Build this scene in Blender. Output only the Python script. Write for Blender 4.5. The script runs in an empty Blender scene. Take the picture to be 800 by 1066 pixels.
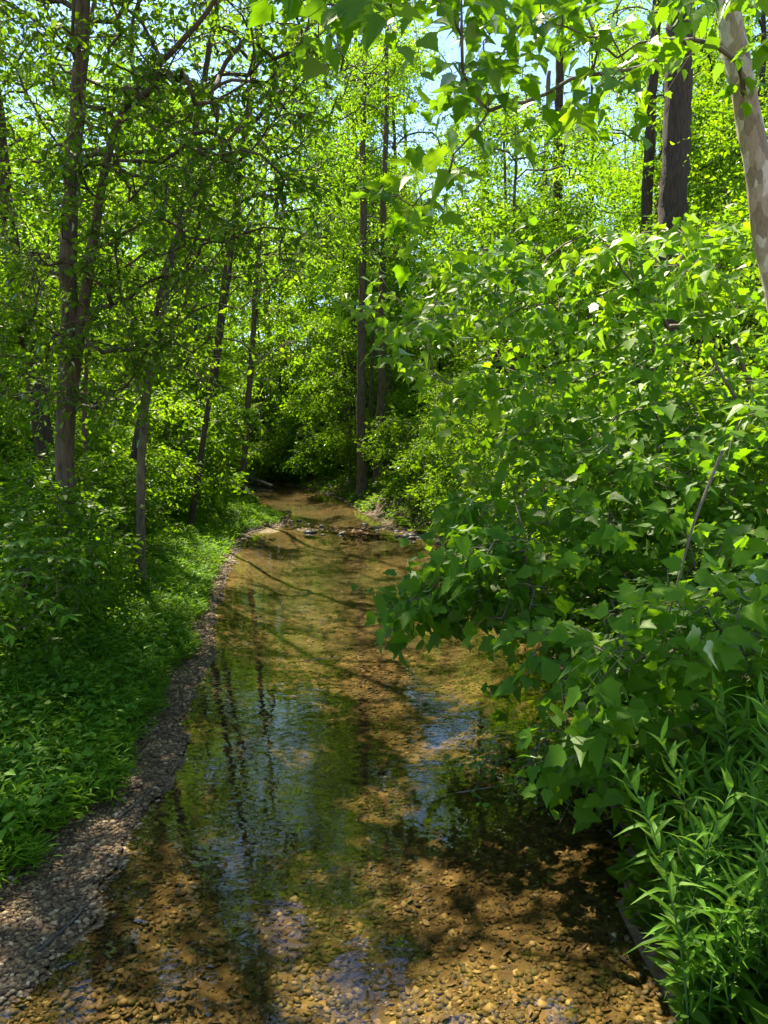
import bpy, math, random
import numpy as np
from math import radians as R
from mathutils import Vector

SC = bpy.context.scene
COL = SC.collection
rng = np.random.default_rng(11)
random.seed(5)

# ------------------------------------------------------------------ camera, sky, sun, exposure
PITCH, FPX, H = R(5.9), 802.0, 3.0
cam_d = bpy.data.cameras.new("camera")
cam = bpy.data.objects.new("camera", cam_d)
COL.objects.link(cam)
cam.location = (0, 0, H)
cam.rotation_euler = (R(90) - PITCH, 0, 0)
cam_d.sensor_fit = 'VERTICAL'
cam_d.sensor_height = 24.0
cam_d.lens = 24.0 * FPX / 1066.0
cam_d.clip_start, cam_d.clip_end = 0.05, 2000
SC.camera = cam

SUN_EL, SUN_AZ = R(56), R(-24)          # azimuth from straight ahead (+Y), negative = left
world = bpy.data.worlds.new("World")
SC.world = world
world.use_nodes = True
wn = world.node_tree
sky = wn.nodes.new('ShaderNodeTexSky')
sky.sky_type = 'NISHITA'
sky.sun_disc = False
sky.dust_density = 0.15
sky.ozone_density = 2.2
sky.sun_elevation = SUN_EL
sky.sun_rotation = SUN_AZ
wn.links.new(sky.outputs[0], wn.nodes['Background'].inputs[0])
wn.nodes['Background'].inputs[1].default_value = 0.105
sun_d = bpy.data.lights.new("sun", 'SUN')
sun = bpy.data.objects.new("sun", sun_d)
COL.objects.link(sun)
sun_d.energy = 5.0
sun_d.angle = R(0.55)
sun_d.color = (1.0, 0.93, 0.78)
sdir = Vector((math.sin(SUN_AZ) * math.cos(SUN_EL), math.cos(SUN_AZ) * math.cos(SUN_EL), math.sin(SUN_EL)))
sun.rotation_euler = sdir.to_track_quat('Z', 'Y').to_euler()
SC.view_settings.view_transform = 'Standard'
SC.view_settings.look = 'None'
SC.view_settings.gamma = 1
SC.view_settings.use_curve_mapping = False
SC.view_settings.exposure = 1.7
cy = SC.cycles
cy.max_bounces = 8
cy.diffuse_bounces = 4
cy.transmission_bounces = 6
cy.glossy_bounces = 3
cy.transparent_max_bounces = 12
cy.caustics_reflective = False
cy.caustics_refractive = False
cy.sample_clamp_indirect = 6
cy.use_denoising = True
try:
    cy.denoiser = 'OPENIMAGEDENOISE'
    cy.denoising_input_passes = 'RGB_ALBEDO_NORMAL'
except Exception:
    pass

# ------------------------------------------------------------------ where a sight line of the photograph meets the world
def ray(px, py):
    cx, cyy = (px - 400) / FPX, (533 - py) / FPX
    c, s = math.cos(PITCH), math.sin(PITCH)
    return np.array([cx, c + cyy * s, -s + cyy * c])

def P(px, py, d):
    r = ray(px, py)
    return np.array([0, 0, H]) + r * (d / r[1])

def G(px, py, z=0.0):
    r = ray(px, py)
    return np.array([0, 0, H]) + r * ((z - H) / r[2])

def nrm(v):
    return v / np.maximum(np.linalg.norm(v, axis=-1, keepdims=True), 1e-9)

# ------------------------------------------------------------------ materials
def newmat(name):
    m = bpy.data.materials.new(name)
    m.use_nodes = True
    nt = m.node_tree
    nt.nodes.clear()
    out = nt.nodes.new('ShaderNodeOutputMaterial')
    return m, nt, out

def N(nt, t, **kw):
    n = nt.nodes.new(t)
    for k, v in kw.items():
        if k in n.inputs:
            n.inputs[k].default_value = v
        else:
            setattr(n, k, v)
    return n

def ramp(nt, stops, fac=None, interp='LINEAR'):
    r = nt.nodes.new('ShaderNodeValToRGB')
    r.color_ramp.interpolation = interp
    el = r.color_ramp.elements
    while len(el) < len(stops):
        el.new(0.5)
    for e, (p, c) in zip(el, stops):
        e.position = p
        e.color = (*c, 1)
    if fac is not None:
        nt.links.new(fac, r.inputs[0])
    return r

def vein_nodes(nt, palmate):
    """pale midrib and side veins, from each leaf's own coordinates"""
    L = nt.links
    at = N(nt, 'ShaderNodeAttribute', attribute_name='leaf_xy')
    sp = N(nt, 'ShaderNodeSeparateXYZ')
    L.new(at.outputs['Vector'], sp.inputs[0])
    def mth(op, a, b=None, c=None):
        n = N(nt, 'ShaderNodeMath', operation=op)
        for i, v in enumerate((a, b, c)):
            if v is None:
                continue
            if isinstance(v, (int, float)):
                n.inputs[i].default_value = v
            else:
                L.new(v, n.inputs[i])
        return n.outputs[0]
    ax = mth('ABSOLUTE', sp.outputs[0])
    y = sp.outputs[1]
    mid = mth('LESS_THAN', ax, 0.014)
    if palmate:
        d = mth('ABSOLUTE', mth('SUBTRACT', mth('MULTIPLY', ax, 0.60), mth('MULTIPLY', y, 0.80)))
        mid = mth('MAXIMUM', mid, mth('LESS_THAN', d, 0.011))
    w = mth('SINE', mth('MULTIPLY', mth('SUBTRACT', y, mth('MULTIPLY', ax, 0.75)), 42.0))
    fine = mth('MULTIPLY', mth('GREATER_THAN', w, 0.9), 0.10)
    return mth('MAXIMUM', mid, fine), w

def leaf_mat(name, refl, trans, tfac=0.5, gloss=0.5, rough=0.38, veins=None):
    """thin leaf: diffuse + light coming through + a waxy sheen; every leaf has its own tone"""
    m, nt, out = newmat(name)
    L = nt.links
    at = N(nt, 'ShaderNodeAttribute', attribute_name='rnd')
    oi = N(nt, 'ShaderNodeObjectInfo')
    add = N(nt, 'ShaderNodeMath', operation='MULTIPLY_ADD')
    L.new(oi.outputs['Random'], add.inputs[0])
    add.inputs[1].default_value = 0.35
    mul = N(nt, 'ShaderNodeMath', operation='MULTIPLY')
    L.new(at.outputs['Fac'], mul.inputs[0])
    mul.inputs[1].default_value = 0.65
    L.new(mul.outputs[0], add.inputs[2])
    r1 = ramp(nt, [(0.05, refl[0]), (0.55, refl[1]), (0.95, refl[2])], add.outputs[0])
    r2 = ramp(nt, [(0.05, trans[0]), (0.55, trans[1]), (0.95, trans[2])], add.outputs[0])
    if veins is not None:
        vm, vw = vein_nodes(nt, veins)
        outs = []
        for rr, k in ((r1, 1.55), (r2, 0.8)):
            sc_ = N(nt, 'ShaderNodeMixRGB', blend_type='MULTIPLY')
            L.new(vm, sc_.inputs[0])
            L.new(rr.outputs[0], sc_.inputs[1])
            sc_.inputs[2].default_value = (k, k * 0.96, k * 1.1, 1)
            outs.append(sc_)
        r1, r2 = outs
    d = N(nt, 'ShaderNodeBsdfDiffuse')
    t = N(nt, 'ShaderNodeBsdfTranslucent')
    g = N(nt, 'ShaderNodeBsdfGlossy', Roughness=rough)
    g.inputs['Color'].default_value = (1.0, 0.98, 0.85, 1)
    L.new(r1.outputs[0], d.inputs[0])
    L.new(r2.outputs[0], t.inputs[0])
    mx = N(nt, 'ShaderNodeMixShader')
    mx.inputs[0].default_value = tfac
    L.new(d.outputs[0], mx.inputs[1])
    L.new(t.outputs[0], mx.inputs[2])
    if veins is not None:
        bp = N(nt, 'ShaderNodeBump', Strength=0.04, Distance=0.004)
        L.new(vw, bp.inputs['Height'])
        for q in (d, t, g):
            L.new(bp.outputs[0], q.inputs['Normal'])
    fr = N(nt, 'ShaderNodeFresnel', IOR=1.42)
    fm = N(nt, 'ShaderNodeMath', operation='MULTIPLY')
    L.new(fr.outputs[0], fm.inputs[0])
    fm.inputs[1].default_value = gloss
    mx2 = N(nt, 'ShaderNodeMixShader')
    L.new(fm.outputs[0], mx2.inputs[0])
    L.new(mx.outputs[0], mx2.inputs[1])
    L.new(g.outputs[0], mx2.inputs[2])
    L.new(mx2.outputs[0], out.inputs[0])
    return m

def bark_mat(name, dark, light, scale=(9, 9, 1.6), bump=0.6, moss=0.0):
    m, nt, out = newmat(name)
    L = nt.links
    tc = N(nt, 'ShaderNodeTexCoord')
    mp = N(nt, 'ShaderNodeMapping')
    mp.inputs['Scale'].default_value = scale
    L.new(tc.outputs['Object'], mp.inputs[0])
    n1 = N(nt, 'ShaderNodeTexNoise', Scale=2.2, Detail=7.0, Roughness=0.65)
    L.new(mp.outputs[0], n1.inputs['Vector'])
    n2 = N(nt, 'ShaderNodeTexNoise', Scale=0.9, Detail=3.0)
    L.new(tc.outputs['Object'], n2.inputs['Vector'])
    r = ramp(nt, [(0.33, dark), (0.5, tuple((a + b) / 2 for a, b in zip(dark, light))), (0.72, light)], n1.outputs['Fac'])
    p = N(nt, 'ShaderNodeBsdfPrincipled', Roughness=0.9)
    if moss:
        mr = ramp(nt, [(0.5, (0, 0, 0)), (0.7, (moss, moss, moss))], n2.outputs['Fac'])
        mm = N(nt, 'ShaderNodeMixRGB')
        L.new(mr.outputs[0], mm.inputs[0])
        L.new(r.outputs[0], mm.inputs[1])
        mm.inputs[2].default_value = (0.05, 0.075, 0.02, 1)
        L.new(mm.outputs[0], p.inputs['Base Color'])
    else:
        L.new(r.outputs[0], p.inputs['Base Color'])
    b = N(nt, 'ShaderNodeBump', Strength=min(1, bump * 1.4), Distance=0.06)
    L.new(n1.outputs['Fac'], b.inputs['Height'])
    L.new(b.outputs[0], p.inputs['Normal'])
    L.new(p.outputs[0], out.inputs[0])
    return m

def sycamore_bark():
    m, nt, out = newmat('mottled_pale_bark')
    L = nt.links
    tc = N(nt, 'ShaderNodeTexCoord')
    mp = N(nt, 'ShaderNodeMapping')
    mp.inputs['Scale'].default_value = (7, 7, 3)
    L.new(tc.outputs['Object'], mp.inputs[0])
    nz = N(nt, 'ShaderNodeTexNoise', Scale=1.3, Detail=3.0)
    L.new(mp.outputs[0], nz.inputs['Vector'])
    mv = N(nt, 'ShaderNodeMixRGB')
    mv.inputs[0].default_value = 0.25
    L.new(mp.outputs[0], mv.inputs[1])
    L.new(nz.outputs['Color'], mv.inputs[2])
    v = N(nt, 'ShaderNodeTexVoronoi', Scale=2.3)
    L.new(mv.outputs[0], v.inputs['Vector'])
    r = ramp(nt, [(0.0, (0.27, 0.185, 0.11)), (0.28, (0.42, 0.30, 0.20)), (0.5, (0.62, 0.50, 0.37)), (0.75, (0.38, 0.265, 0.17)), (0.88, (0.26, 0.20, 0.135))], v.outputs['Color'], 'CONSTANT')
    n2 = N(nt, 'ShaderNodeTexNoise', Scale=6.0, Detail=6.0)
    L.new(mp.outputs[0], n2.inputs['Vector'])
    mm = N(nt, 'ShaderNodeMixRGB', blend_type='MULTIPLY')
    mm.inputs[0].default_value = 0.6
    L.new(r.outputs[0], mm.inputs[1])
    r2 = ramp(nt, [(0.3, (0.5, 0.47, 0.42)), (0.6, (1, 1, 1))], n2.outputs['Fac'])
    L.new(r2.outputs[0], mm.inputs[2])
    p = N(nt, 'ShaderNodeBsdfPrincipled', Roughness=0.75)
    L.new(mm.outputs[0], p.inputs['Base Color'])
    b = N(nt, 'ShaderNodeBump', Strength=0.35, Distance=0.015)
    L.new(v.outputs['Distance'], b.inputs['Height'])
    L.new(b.outputs[0], p.inputs['Normal'])
    L.new(p.outputs[0], out.inputs[0])
    return m

def stone_mat(name, stops, rough=0.7):
    m, nt, out = newmat(name)
    L = nt.links
    at = N(nt, 'ShaderNodeAttribute', attribute_name='rnd')
    r = ramp(nt, stops, at.outputs['Fac'])
    tc = N(nt, 'ShaderNodeTexCoord')
    n = N(nt, 'ShaderNodeTexNoise', Scale=60.0, Detail=4.0)
    L.new(tc.outputs['Object'], n.inputs['Vector'])
    mm = N(nt, 'ShaderNodeMixRGB', blend_type='MULTIPLY')
    mm.inputs[0].default_value = 0.7
    L.new(r.outputs[0], mm.inputs[1])
    r2 = ramp(nt, [(0.3, (0.55, 0.52, 0.48)), (0.65, (1, 1, 1))], n.outputs['Fac'])
    L.new(r2.outputs[0], mm.inputs[2])
    p = N(nt, 'ShaderNodeBsdfPrincipled', Roughness=rough)
    L.new(mm.outputs[0], p.inputs['Base Color'])
    L.new(p.outputs[0], out.inputs[0])
    return m

def water_mat():
    m, nt, out = newmat('clear_creek_water')
    L = nt.links
    tc = N(nt, 'ShaderNodeTexCoord')
    mp = N(nt, 'ShaderNodeMapping')
    mp.inputs['Scale'].default_value = (0.8, 1.5, 1)
    L.new(tc.outputs['Object'], mp.inputs[0])
    n1 = N(nt, 'ShaderNodeTexNoise', Scale=6.0, Detail=1.0, Roughness=0.4, Distortion=0.8)
    n2 = N(nt, 'ShaderNodeTexNoise', Scale=1.2, Detail=2.0)
    L.new(mp.outputs[0], n1.inputs['Vector'])
    L.new(mp.outputs[0], n2.inputs['Vector'])
    ad = N(nt, 'ShaderNodeMath', operation='MULTIPLY_ADD')
    L.new(n2.outputs['Fac'], ad.inputs[0])
    ad.inputs[1].default_value = 2.0
    L.new(n1.outputs['Fac'], ad.inputs[2])
    b = N(nt, 'ShaderNodeBump', Strength=1.0, Distance=0.0017)
    L.new(ad.outputs[0], b.inputs['Height'])
    fr = N(nt, 'ShaderNodeFresnel', IOR=1.58)
    L.new(b.outputs[0], fr.inputs['Normal'])
    t = N(nt, 'ShaderNodeBsdfTransparent')
    t.inputs[0].default_value = (0.92, 0.82, 0.62, 1)
    g = N(nt, 'ShaderNodeBsdfGlossy', Roughness=0.015)
    L.new(b.outputs[0], g.inputs['Normal'])
    mx = N(nt, 'ShaderNodeMixShader')
    L.new(fr.outputs[0], mx.inputs[0])
    L.new(t.outputs[0], mx.inputs[1])
    L.new(g.outputs[0], mx.inputs[2])
    L.new(mx.outputs[0], out.inputs[0])
    return m

def ground_mat():
    m, nt, out = newmat('forest_floor')
    L = nt.links
    tc = N(nt, 'ShaderNodeTexCoord')
    s = N(nt, 'ShaderNodeAttribute', attribute_name='shore')     # metres from the water's edge
    g = N(nt, 'ShaderNodeAttribute', attribute_name='grassy')  # bank grass, and the silty painted dark of the pool beds
    big = N(nt, 'ShaderNodeTexNoise', Scale=0.8, Detail=6.0, Roughness=0.6)
    fine = N(nt, 'ShaderNodeTexNoise', Scale=28.0, Detail=5.0, Roughness=0.7)
    vor = N(nt, 'ShaderNodeTexVoronoi', Scale=22.0)
    vor2 = N(nt, 'ShaderNodeTexVoronoi', Scale=11.0)
    for n in (big, fine, vor, vor2):
        L.new(tc.outputs['Object'], n.inputs['Vector'])
    soil = ramp(nt, [(0.3, (0.030, 0.020, 0.011)), (0.5, (0.075, 0.050, 0.028)), (0.7, (0.15, 0.105, 0.065))], fine.outputs['Fac'])
    grav = ramp(nt, [(0.0, (0.03, 0.015, 0.004)), (0.35, (0.06, 0.033, 0.011)), (0.7, (0.11, 0.063, 0.022)), (1.0, (0.19, 0.115, 0.045))], vor.outputs['Color'])
    bed = ramp(nt, [(0.0, (0.0530, 0.0358, 0.0112)), (0.4, (0.1105, 0.0748, 0.0245)), (0.75, (0.1878, 0.1307, 0.0469)), (1.0, (0.2873, 0.2056, 0.0868))], vor2.outputs['Color'])
    algae = ramp(nt, [(0.42, (0, 0, 0)), (0.6, (0.75, 0.75, 0.75))], big.outputs['Fac'])
    bedm = N(nt, 'ShaderNodeMixRGB')
    L.new(algae.outputs[0], bedm.inputs[0])
    L.new(bed.outputs[0], bedm.inputs[1])
    bedm.inputs[2].default_value = (0.060, 0.046, 0.011, 1)
    # shore: bed below the water, gravel strip, then soil
    wob = N(nt, 'ShaderNodeMath', operation='MULTIPLY_ADD')
    L.new(fine.outputs['Fac'], wob.inputs[0])
    wob.inputs[1].default_value = 0.25
    L.new(s.outputs['Fac'], wob.inputs[2])
    k1 = N(nt, 'ShaderNodeMapRange')
    k1.inputs['From Min'].default_value = 0.02
    k1.inputs['From Max'].default_value = 0.2
    L.new(wob.outputs[0], k1.inputs['Value'])
    k2 = N(nt, 'ShaderNodeMapRange')
    k2.inputs['From Min'].default_value = 0.75
    k2.inputs['From Max'].default_value = 1.15
    L.new(wob.outputs[0], k2.inputs['Value'])
    a = N(nt, 'ShaderNodeMixRGB')
    L.new(k1.outputs[0], a.inputs[0])
    L.new(bedm.outputs[0], a.inputs[1])
    L.new(grav.outputs[0], a.inputs[2])
    b = N(nt, 'ShaderNodeMixRGB')
    L.new(k2.outputs[0], b.inputs[0])
    L.new(a.outputs[0], b.inputs[1])
    L.new(soil.outputs[0], b.inputs[2])
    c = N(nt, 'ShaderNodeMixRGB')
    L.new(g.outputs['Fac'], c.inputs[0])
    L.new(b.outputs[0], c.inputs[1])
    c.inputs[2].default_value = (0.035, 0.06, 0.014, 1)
    p = N(nt, 'ShaderNodeBsdfPrincipled', Roughness=0.9)
    L.new(c.outputs[0], p.inputs['Base Color'])
    hh = N(nt, 'ShaderNodeMath', operation='ADD')
    L.new(vor.outputs['Distance'], hh.inputs[0])
    L.new(fine.outputs['Fac'], hh.inputs[1])
    bp = N(nt, 'ShaderNodeBump', Strength=0.5, Distance=0.02)
    L.new(hh.outputs[0], bp.inputs['Height'])
    L.new(bp.outputs[0], p.inputs['Normal'])
    L.new(p.outputs[0], out.inputs[0])
    return m

M = {}
M['leaf_wood'] = leaf_mat('woodland_leaf',
    [(0.044, 0.096, 0.003), (0.068, 0.142, 0.004), (0.105, 0.185, 0.005)],
    [(0.18, 0.38, 0.003), (0.30, 0.54, 0.004), (0.45, 0.66, 0.006)], 0.56, 0.14)
M['leaf_syc'] = leaf_mat('broad_lobed_leaf',
    [(0.056, 0.138, 0.005), (0.092, 0.20, 0.008), (0.14, 0.255, 0.012)],
    [(0.18, 0.40, 0.003), (0.29, 0.54, 0.005), (0.44, 0.66, 0.008)], 0.52, 0.24, 0.42, True)
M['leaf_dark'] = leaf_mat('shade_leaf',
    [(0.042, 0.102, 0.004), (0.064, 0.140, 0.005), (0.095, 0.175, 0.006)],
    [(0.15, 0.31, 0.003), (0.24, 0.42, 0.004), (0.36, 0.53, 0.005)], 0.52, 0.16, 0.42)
M['leaf_herb'] = leaf_mat('herb_leaf',
    [(0.066, 0.165, 0.008), (0.092, 0.21, 0.011), (0.13, 0.255, 0.015)],
    [(0.16, 0.36, 0.005), (0.23, 0.45, 0.007), (0.33, 0.54, 0.01)], 0.44, 0.25, 0.44, False)
M['grass'] = leaf_mat('grass_blade',
    [(0.058, 0.14, 0.004), (0.085, 0.19, 0.005), (0.125, 0.235, 0.007)],
    [(0.19, 0.40, 0.003), (0.27, 0.50, 0.004), (0.38, 0.58, 0.006)], 0.44, 0.14, 0.48)
M['litter'] = leaf_mat('dry_leaf',
    [(0.06, 0.035, 0.018), (0.14, 0.085, 0.04), (0.26, 0.18, 0.10)],
    [(0.06, 0.03, 0.01), (0.12, 0.06, 0.02), (0.2, 0.12, 0.04)], 0.15, 0.4, 0.5)
M['bark'] = bark_mat('brown_bark', (0.035, 0.023, 0.013), (0.18, 0.118, 0.062), moss=0.5)
M['bark_dark'] = bark_mat('dark_furrowed_bark', (0.020, 0.013, 0.008), (0.105, 0.066, 0.038), (14, 14, 1.2), 1.0)
M['bark_grey'] = bark_mat('grey_bark', (0.06, 0.043, 0.024), (0.21, 0.15, 0.085), (7, 7, 2.5), 0.4, moss=0.4)
M['twig'] = bark_mat('twig_bark', (0.08, 0.06, 0.035), (0.22, 0.17, 0.11), (6, 6, 3), 0.2)
M['stem'] = bark_mat('green_stem', (0.05, 0.10, 0.02), (0.09, 0.17, 0.04), (6, 6, 3), 0.1)
M['bark_syc'] = sycamore_bark()
M['dead'] = bark_mat('weathered_wood', (0.05, 0.038, 0.028), (0.19, 0.15, 0.115), (5, 5, 5), 0.6)
M['gravel'] = stone_mat('gravel_stone', [(0.0, (0.055, 0.028, 0.008)), (0.5, (0.14, 0.078, 0.024)), (0.8, (0.25, 0.152, 0.055)), (0.95, (0.38, 0.26, 0.12)), (1.0, (0.5, 0.38, 0.2))])
M['bedstone'] = stone_mat('creek_bed_stone', [(0.0, (0.034, 0.029, 0.008)), (0.25, (0.068, 0.055, 0.013)), (0.5, (0.110, 0.082, 0.022)), (0.75, (0.165, 0.122, 0.038)), (0.92, (0.235, 0.18, 0.065)), (1.0, (0.34, 0.28, 0.13))])
M['rock'] = stone_mat('wet_rock', [(0.0, (0.03, 0.023, 0.016)), (1.0, (0.14, 0.10, 0.065))], 0.6)
M['ground'] = ground_mat()
M['water'] = water_mat()

# ------------------------------------------------------------------ mesh plumbing
def link(name, me, parent=None, loc=None):
    o = bpy.data.objects.new(name, me)
    COL.objects.link(o)
    if parent is not None:
        o.parent = parent
    if loc is not None:
        o.location = loc
    return o

def raw_mesh(name, v, loops, totals, mat, rnd=None, smooth=False, xy=None):
    me = bpy.data.meshes.new(name)
    v = np.ascontiguousarray(v, dtype=np.float32)
    loops = np.ascontiguousarray(loops, dtype=np.int32)
    totals = np.asarray(totals, dtype=np.int32)
    starts = np.concatenate([[0], np.cumsum(totals)[:-1]]).astype(np.int32)
    me.vertices.add(len(v))
    me.vertices.foreach_set('co', v.ravel())
    me.loops.add(len(loops))
    me.loops.foreach_set('vertex_index', loops)
    me.polygons.add(len(totals))
    me.polygons.foreach_set('loop_start', starts)
    try:
        me.polygons.foreach_set('loop_total', totals)
    except Exception:
        pass
    if smooth:
        me.polygons.foreach_set('use_smooth', np.ones(len(totals), dtype=bool))
    if rnd is not None:
        a = me.attributes.new('rnd', 'FLOAT', 'POINT')
        a.data.foreach_set('value', np.ascontiguousarray(rnd, dtype=np.float32))
    if xy is not None:
        a = me.attributes.new('leaf_xy', 'FLOAT_VECTOR', 'POINT')
        a.data.foreach_set('vector', np.ascontiguousarray(xy, dtype=np.float32).ravel())
    me.update(calc_edges=True)
    me.validate()
    if mat is not None:
        me.materials.append(mat)
    return me

class Tubes:
    """collects tapering tubes"""
    def __init__(s):
        s.v, s.l, s.t, s.n, s.m = [], [], [], 0, []
    def add(s, pts, rad, sides=6, rough=0.0, cap=True, mi=0):
        pts = np.asarray(pts, float)
        rad = np.broadcast_to(np.asarray(rad, float), (len(pts),))
        n = len(pts)
        tan = nrm(np.gradient(pts, axis=0))
        ref = np.array([1.0, 0, 0]) if abs(tan[0][0]) < 0.8 else np.array([0, 1.0, 0])
        u = nrm(np.cross(tan, ref))
        w = np.cross(tan, u)
        a = np.arange(sides) / sides * 2 * math.pi
        rr = rad[:, None] * (1 + rough * rng.standard_normal((n, sides)))
        ring = pts[:, None, :] + rr[..., None] * (np.cos(a)[None, :, None] * u[:, None, :] + np.sin(a)[None, :, None] * w[:, None, :])
        s.v.append(ring.reshape(-1, 3))
        i = np.arange(n - 1)[:, None] * sides
        j = np.arange(sides)[None, :]
        j2 = (j + 1) % sides
        q = np.stack([i + j, i + j2, i + sides + j2, i + sides + j], -1).reshape(-1, 4) + s.n
        s.l.append(q.ravel())
        s.t.append(np.full(len(q), 4))
        if cap:
            s.l.append(np.arange(sides)[::-1] + s.n)
            s.l.append(np.arange(sides) + s.n + (n - 1) * sides)
            s.t.append([sides, sides])
        s.n += n * sides
        s.m.append(np.full(len(q) + (2 if cap else 0), mi))
    def mesh(s, name, mat):
        mats = mat if isinstance(mat, (list, tuple)) else [mat]
        me = raw_mesh(name, np.concatenate(s.v), np.concatenate(s.l), np.concatenate(s.t), mats[0], smooth=True)
        for m2 in mats[1:]:
            me.materials.append(m2)
        if len(mats) > 1:
            me.polygons.foreach_set('material_index', np.concatenate(s.m).astype(np.int32))
        return me

# leaf outlines: +Y runs from the stalk to the tip, length 1
def half_leaf(right, fold, droop, petiole=0.0, pw=0.012):
    """right: outline of the right half from base to tip"""
    r = np.array(right, float)
    mid_y = np.array([0.35, 0.65])
    v, f = [], []
    def z(x, y):
        return fold * abs(x) - droop * y * y
    base, tip = r[0], r[-1]
    pts = [(base[0], base[1])] + [(0, m) for m in mid_y] + [(tip[0], tip[1])]
    side = r[1:-1]
    k0 = len(pts)
    allp = pts + [tuple(p) for p in side] + [(-p[0], p[1]) for p in side]
    v = [(x, y + petiole, z(x, y)) for x, y in allp]
    ns = len(side)
    f.append([0] + [k0 + i for i in range(ns)] + [3, 2, 1])
    f.append(([0] + [k0 + ns + i for i in range(ns)] + [3, 2, 1])[::-1])
    if petiole:
        b = len(v)
        v += [(-pw, 0, 0.0), (pw, 0, 0.0), (pw, petiole + 0.02, 0), (-pw, petiole + 0.02, 0)]
        f.append([b, b + 1, b + 2, b + 3])
    return np.array(v), f

LOBED_A = half_leaf([(0, 0), (0.10, -0.09), (0.24, -0.10), (0.44, 0.02), (0.40, 0.14), (0.50, 0.26), (0.62, 0.47), (0.46, 0.50), (0.31, 0.54),
                   (0.33, 0.66), (0.22, 0.74), (0.17, 0.86), (0, 1.06)], 0.16, 0.28, 0.4)
LOBED_B = half_leaf([(0, 0), (0.13, -0.03), (0.27, -0.02), (0.38, 0.08), (0.37, 0.17), (0.46, 0.30), (0.50, 0.42), (0.40, 0.47), (0.33, 0.55),
                     (0.30, 0.68), (0.21, 0.77), (0.12, 0.90), (0, 1.10)], 0.10, 0.40, 0.4)
LOBED = (LOBED_A[0], LOBED_A[1], LOBED_B[0])
MAPLE = half_leaf([(0, 0), (0.2, -0.06), (0.42, 0.02), (0.36, 0.2), (0.56, 0.5), (0.28, 0.5), (0.2, 0.75), (0, 1.0)], 0.15, 0.25, 0.3)
def simple(right, fold, droop):
    r = np.array(right, float)
    n = len(r)
    side = r[1:-1]
    pts = [tuple(r[0]), tuple(r[-1])] + [tuple(p) for p in side] + [(-p[0], p[1]) for p in side]
    v = np.array([(x, y, fold * abs(x) - droop * y * y) for x, y in pts])
    k = len(side)
    return v, [[0] + [2 + i for i in range(k)] + [1], [1] + [2 + k + i for i in range(k)][::-1] + [0]]
ELL = simple([(0, 0), (0.22, 0.30), (0.20, 0.62), (0, 1)], 0.22, 0.15)
OVAL = simple([(0, 0), (0.2, 0.14), (0.3, 0.38), (0.24, 0.66), (0.1, 0.88), (0, 1)], 0.2, 0.22)
def lance(w, droop):
    ys = [0, 0.2, 0.45, 0.72, 1.0]
    ws = [0.25 * w, 0.8 * w, w, 0.6 * w, 0.0]
    v = []
    for y, ww in zip(ys, ws):
        zc = -droop * y * y + 0.12 * y
        v += [(-ww, y, zc + 0.35 * ww), (0, y, zc), (ww, y, zc + 0.35 * ww)]
    f = []
    for i in range(4):
        a, b = i * 3, i * 3 + 3
        f += [[a, a + 1, b + 1, b], [a + 1, a + 2, b + 2, b + 1]]
    return np.array(v), f
LANCE = lance(0.105, 0.5)
BLADE = lance(0.085, 0.35)

def leaves_mesh(name, tmpl, pos, axis, normal, size, mat, rnd=None):
    tv, tf = tmpl[:2]
    n = len(pos)
    TV = np.repeat(tv[None], n, 0)
    if len(tmpl) > 2:
        alt = rng.random(n)[:, None, None]
        alt = np.clip(alt * 1.6 - 0.3, 0, 1)
        TV = TV * (1 - alt) + tmpl[2][None] * alt
    ax = nrm(axis)
    nz = normal - (normal * ax).sum(-1, keepdims=True) * ax
    nz = nrm(nz)
    xx = np.cross(ax, nz)
    V = len(tv)
    S = size[:, None, None]
    curl = (0.9 + 0.9 * rng.standard_normal(n))[:, None, None]
    wid = (0.82 + 0.36 * rng.random(n))[:, None, None]
    skew = (0.16 * rng.standard_normal(n))[:, None, None] * TV[:, :, 1:2] ** 2
    co = pos[:, None, :] + S * ((TV[:, :, 0:1] * wid + skew) * xx[:, None, :] + TV[:, :, 1:2] * ax[:, None, :] + TV[:, :, 2:3] * curl * nz[:, None, :])
    flat = np.concatenate([np.array(f) for f in tf])
    tot = np.array([len(f) for f in tf])
    loops = (flat[None, :] + (np.arange(n) * V)[:, None]).ravel()
    if rnd is None:
        rnd = rng.random(n)
    return raw_mesh(name, co.reshape(-1, 3), loops, np.tile(tot, n), mat, np.repeat(rnd, V), xy=((TV - np.array([0, 0.4 if tmpl is LOBED else 0, 0])).reshape(-1, 3) if mat.name in ('broad_lobed_leaf', 'herb_leaf') else None))

# ------------------------------------------------------------------ things
def tag(o, label=None, cat=None, group=None, kind=None):
    if label:
        o['label'] = label
    if cat:
        o['category'] = cat
    if group:
        o['group'] = group
    if kind:
        o['kind'] = kind
    return o

def empty(name, loc, label, cat, group=None):
    o = bpy.data.objects.new(name, None)
    COL.objects.link(o)
    o.location = loc
    o.empty_display_size = 0.2
    return tag(o, label, cat, group)

def copy_thing(src, loc, rz, sc, label, group=None, name=None):
    c = src.copy()
    if name:
        c.name = name
    COL.objects.link(c)
    c.location = loc
    c.rotation_euler = (rng.normal(0, 0.03), rng.normal(0, 0.03), rz)
    c.scale = sc if hasattr(sc, '__len__') else (sc, sc, sc)
    c['label'] = label
    if group:
        c['group'] = group
    elif 'group' in c:
        del c['group']
    for ch in src.children:
        d = ch.copy()
        COL.objects.link(d)
        d.parent = c
    return c

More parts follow.
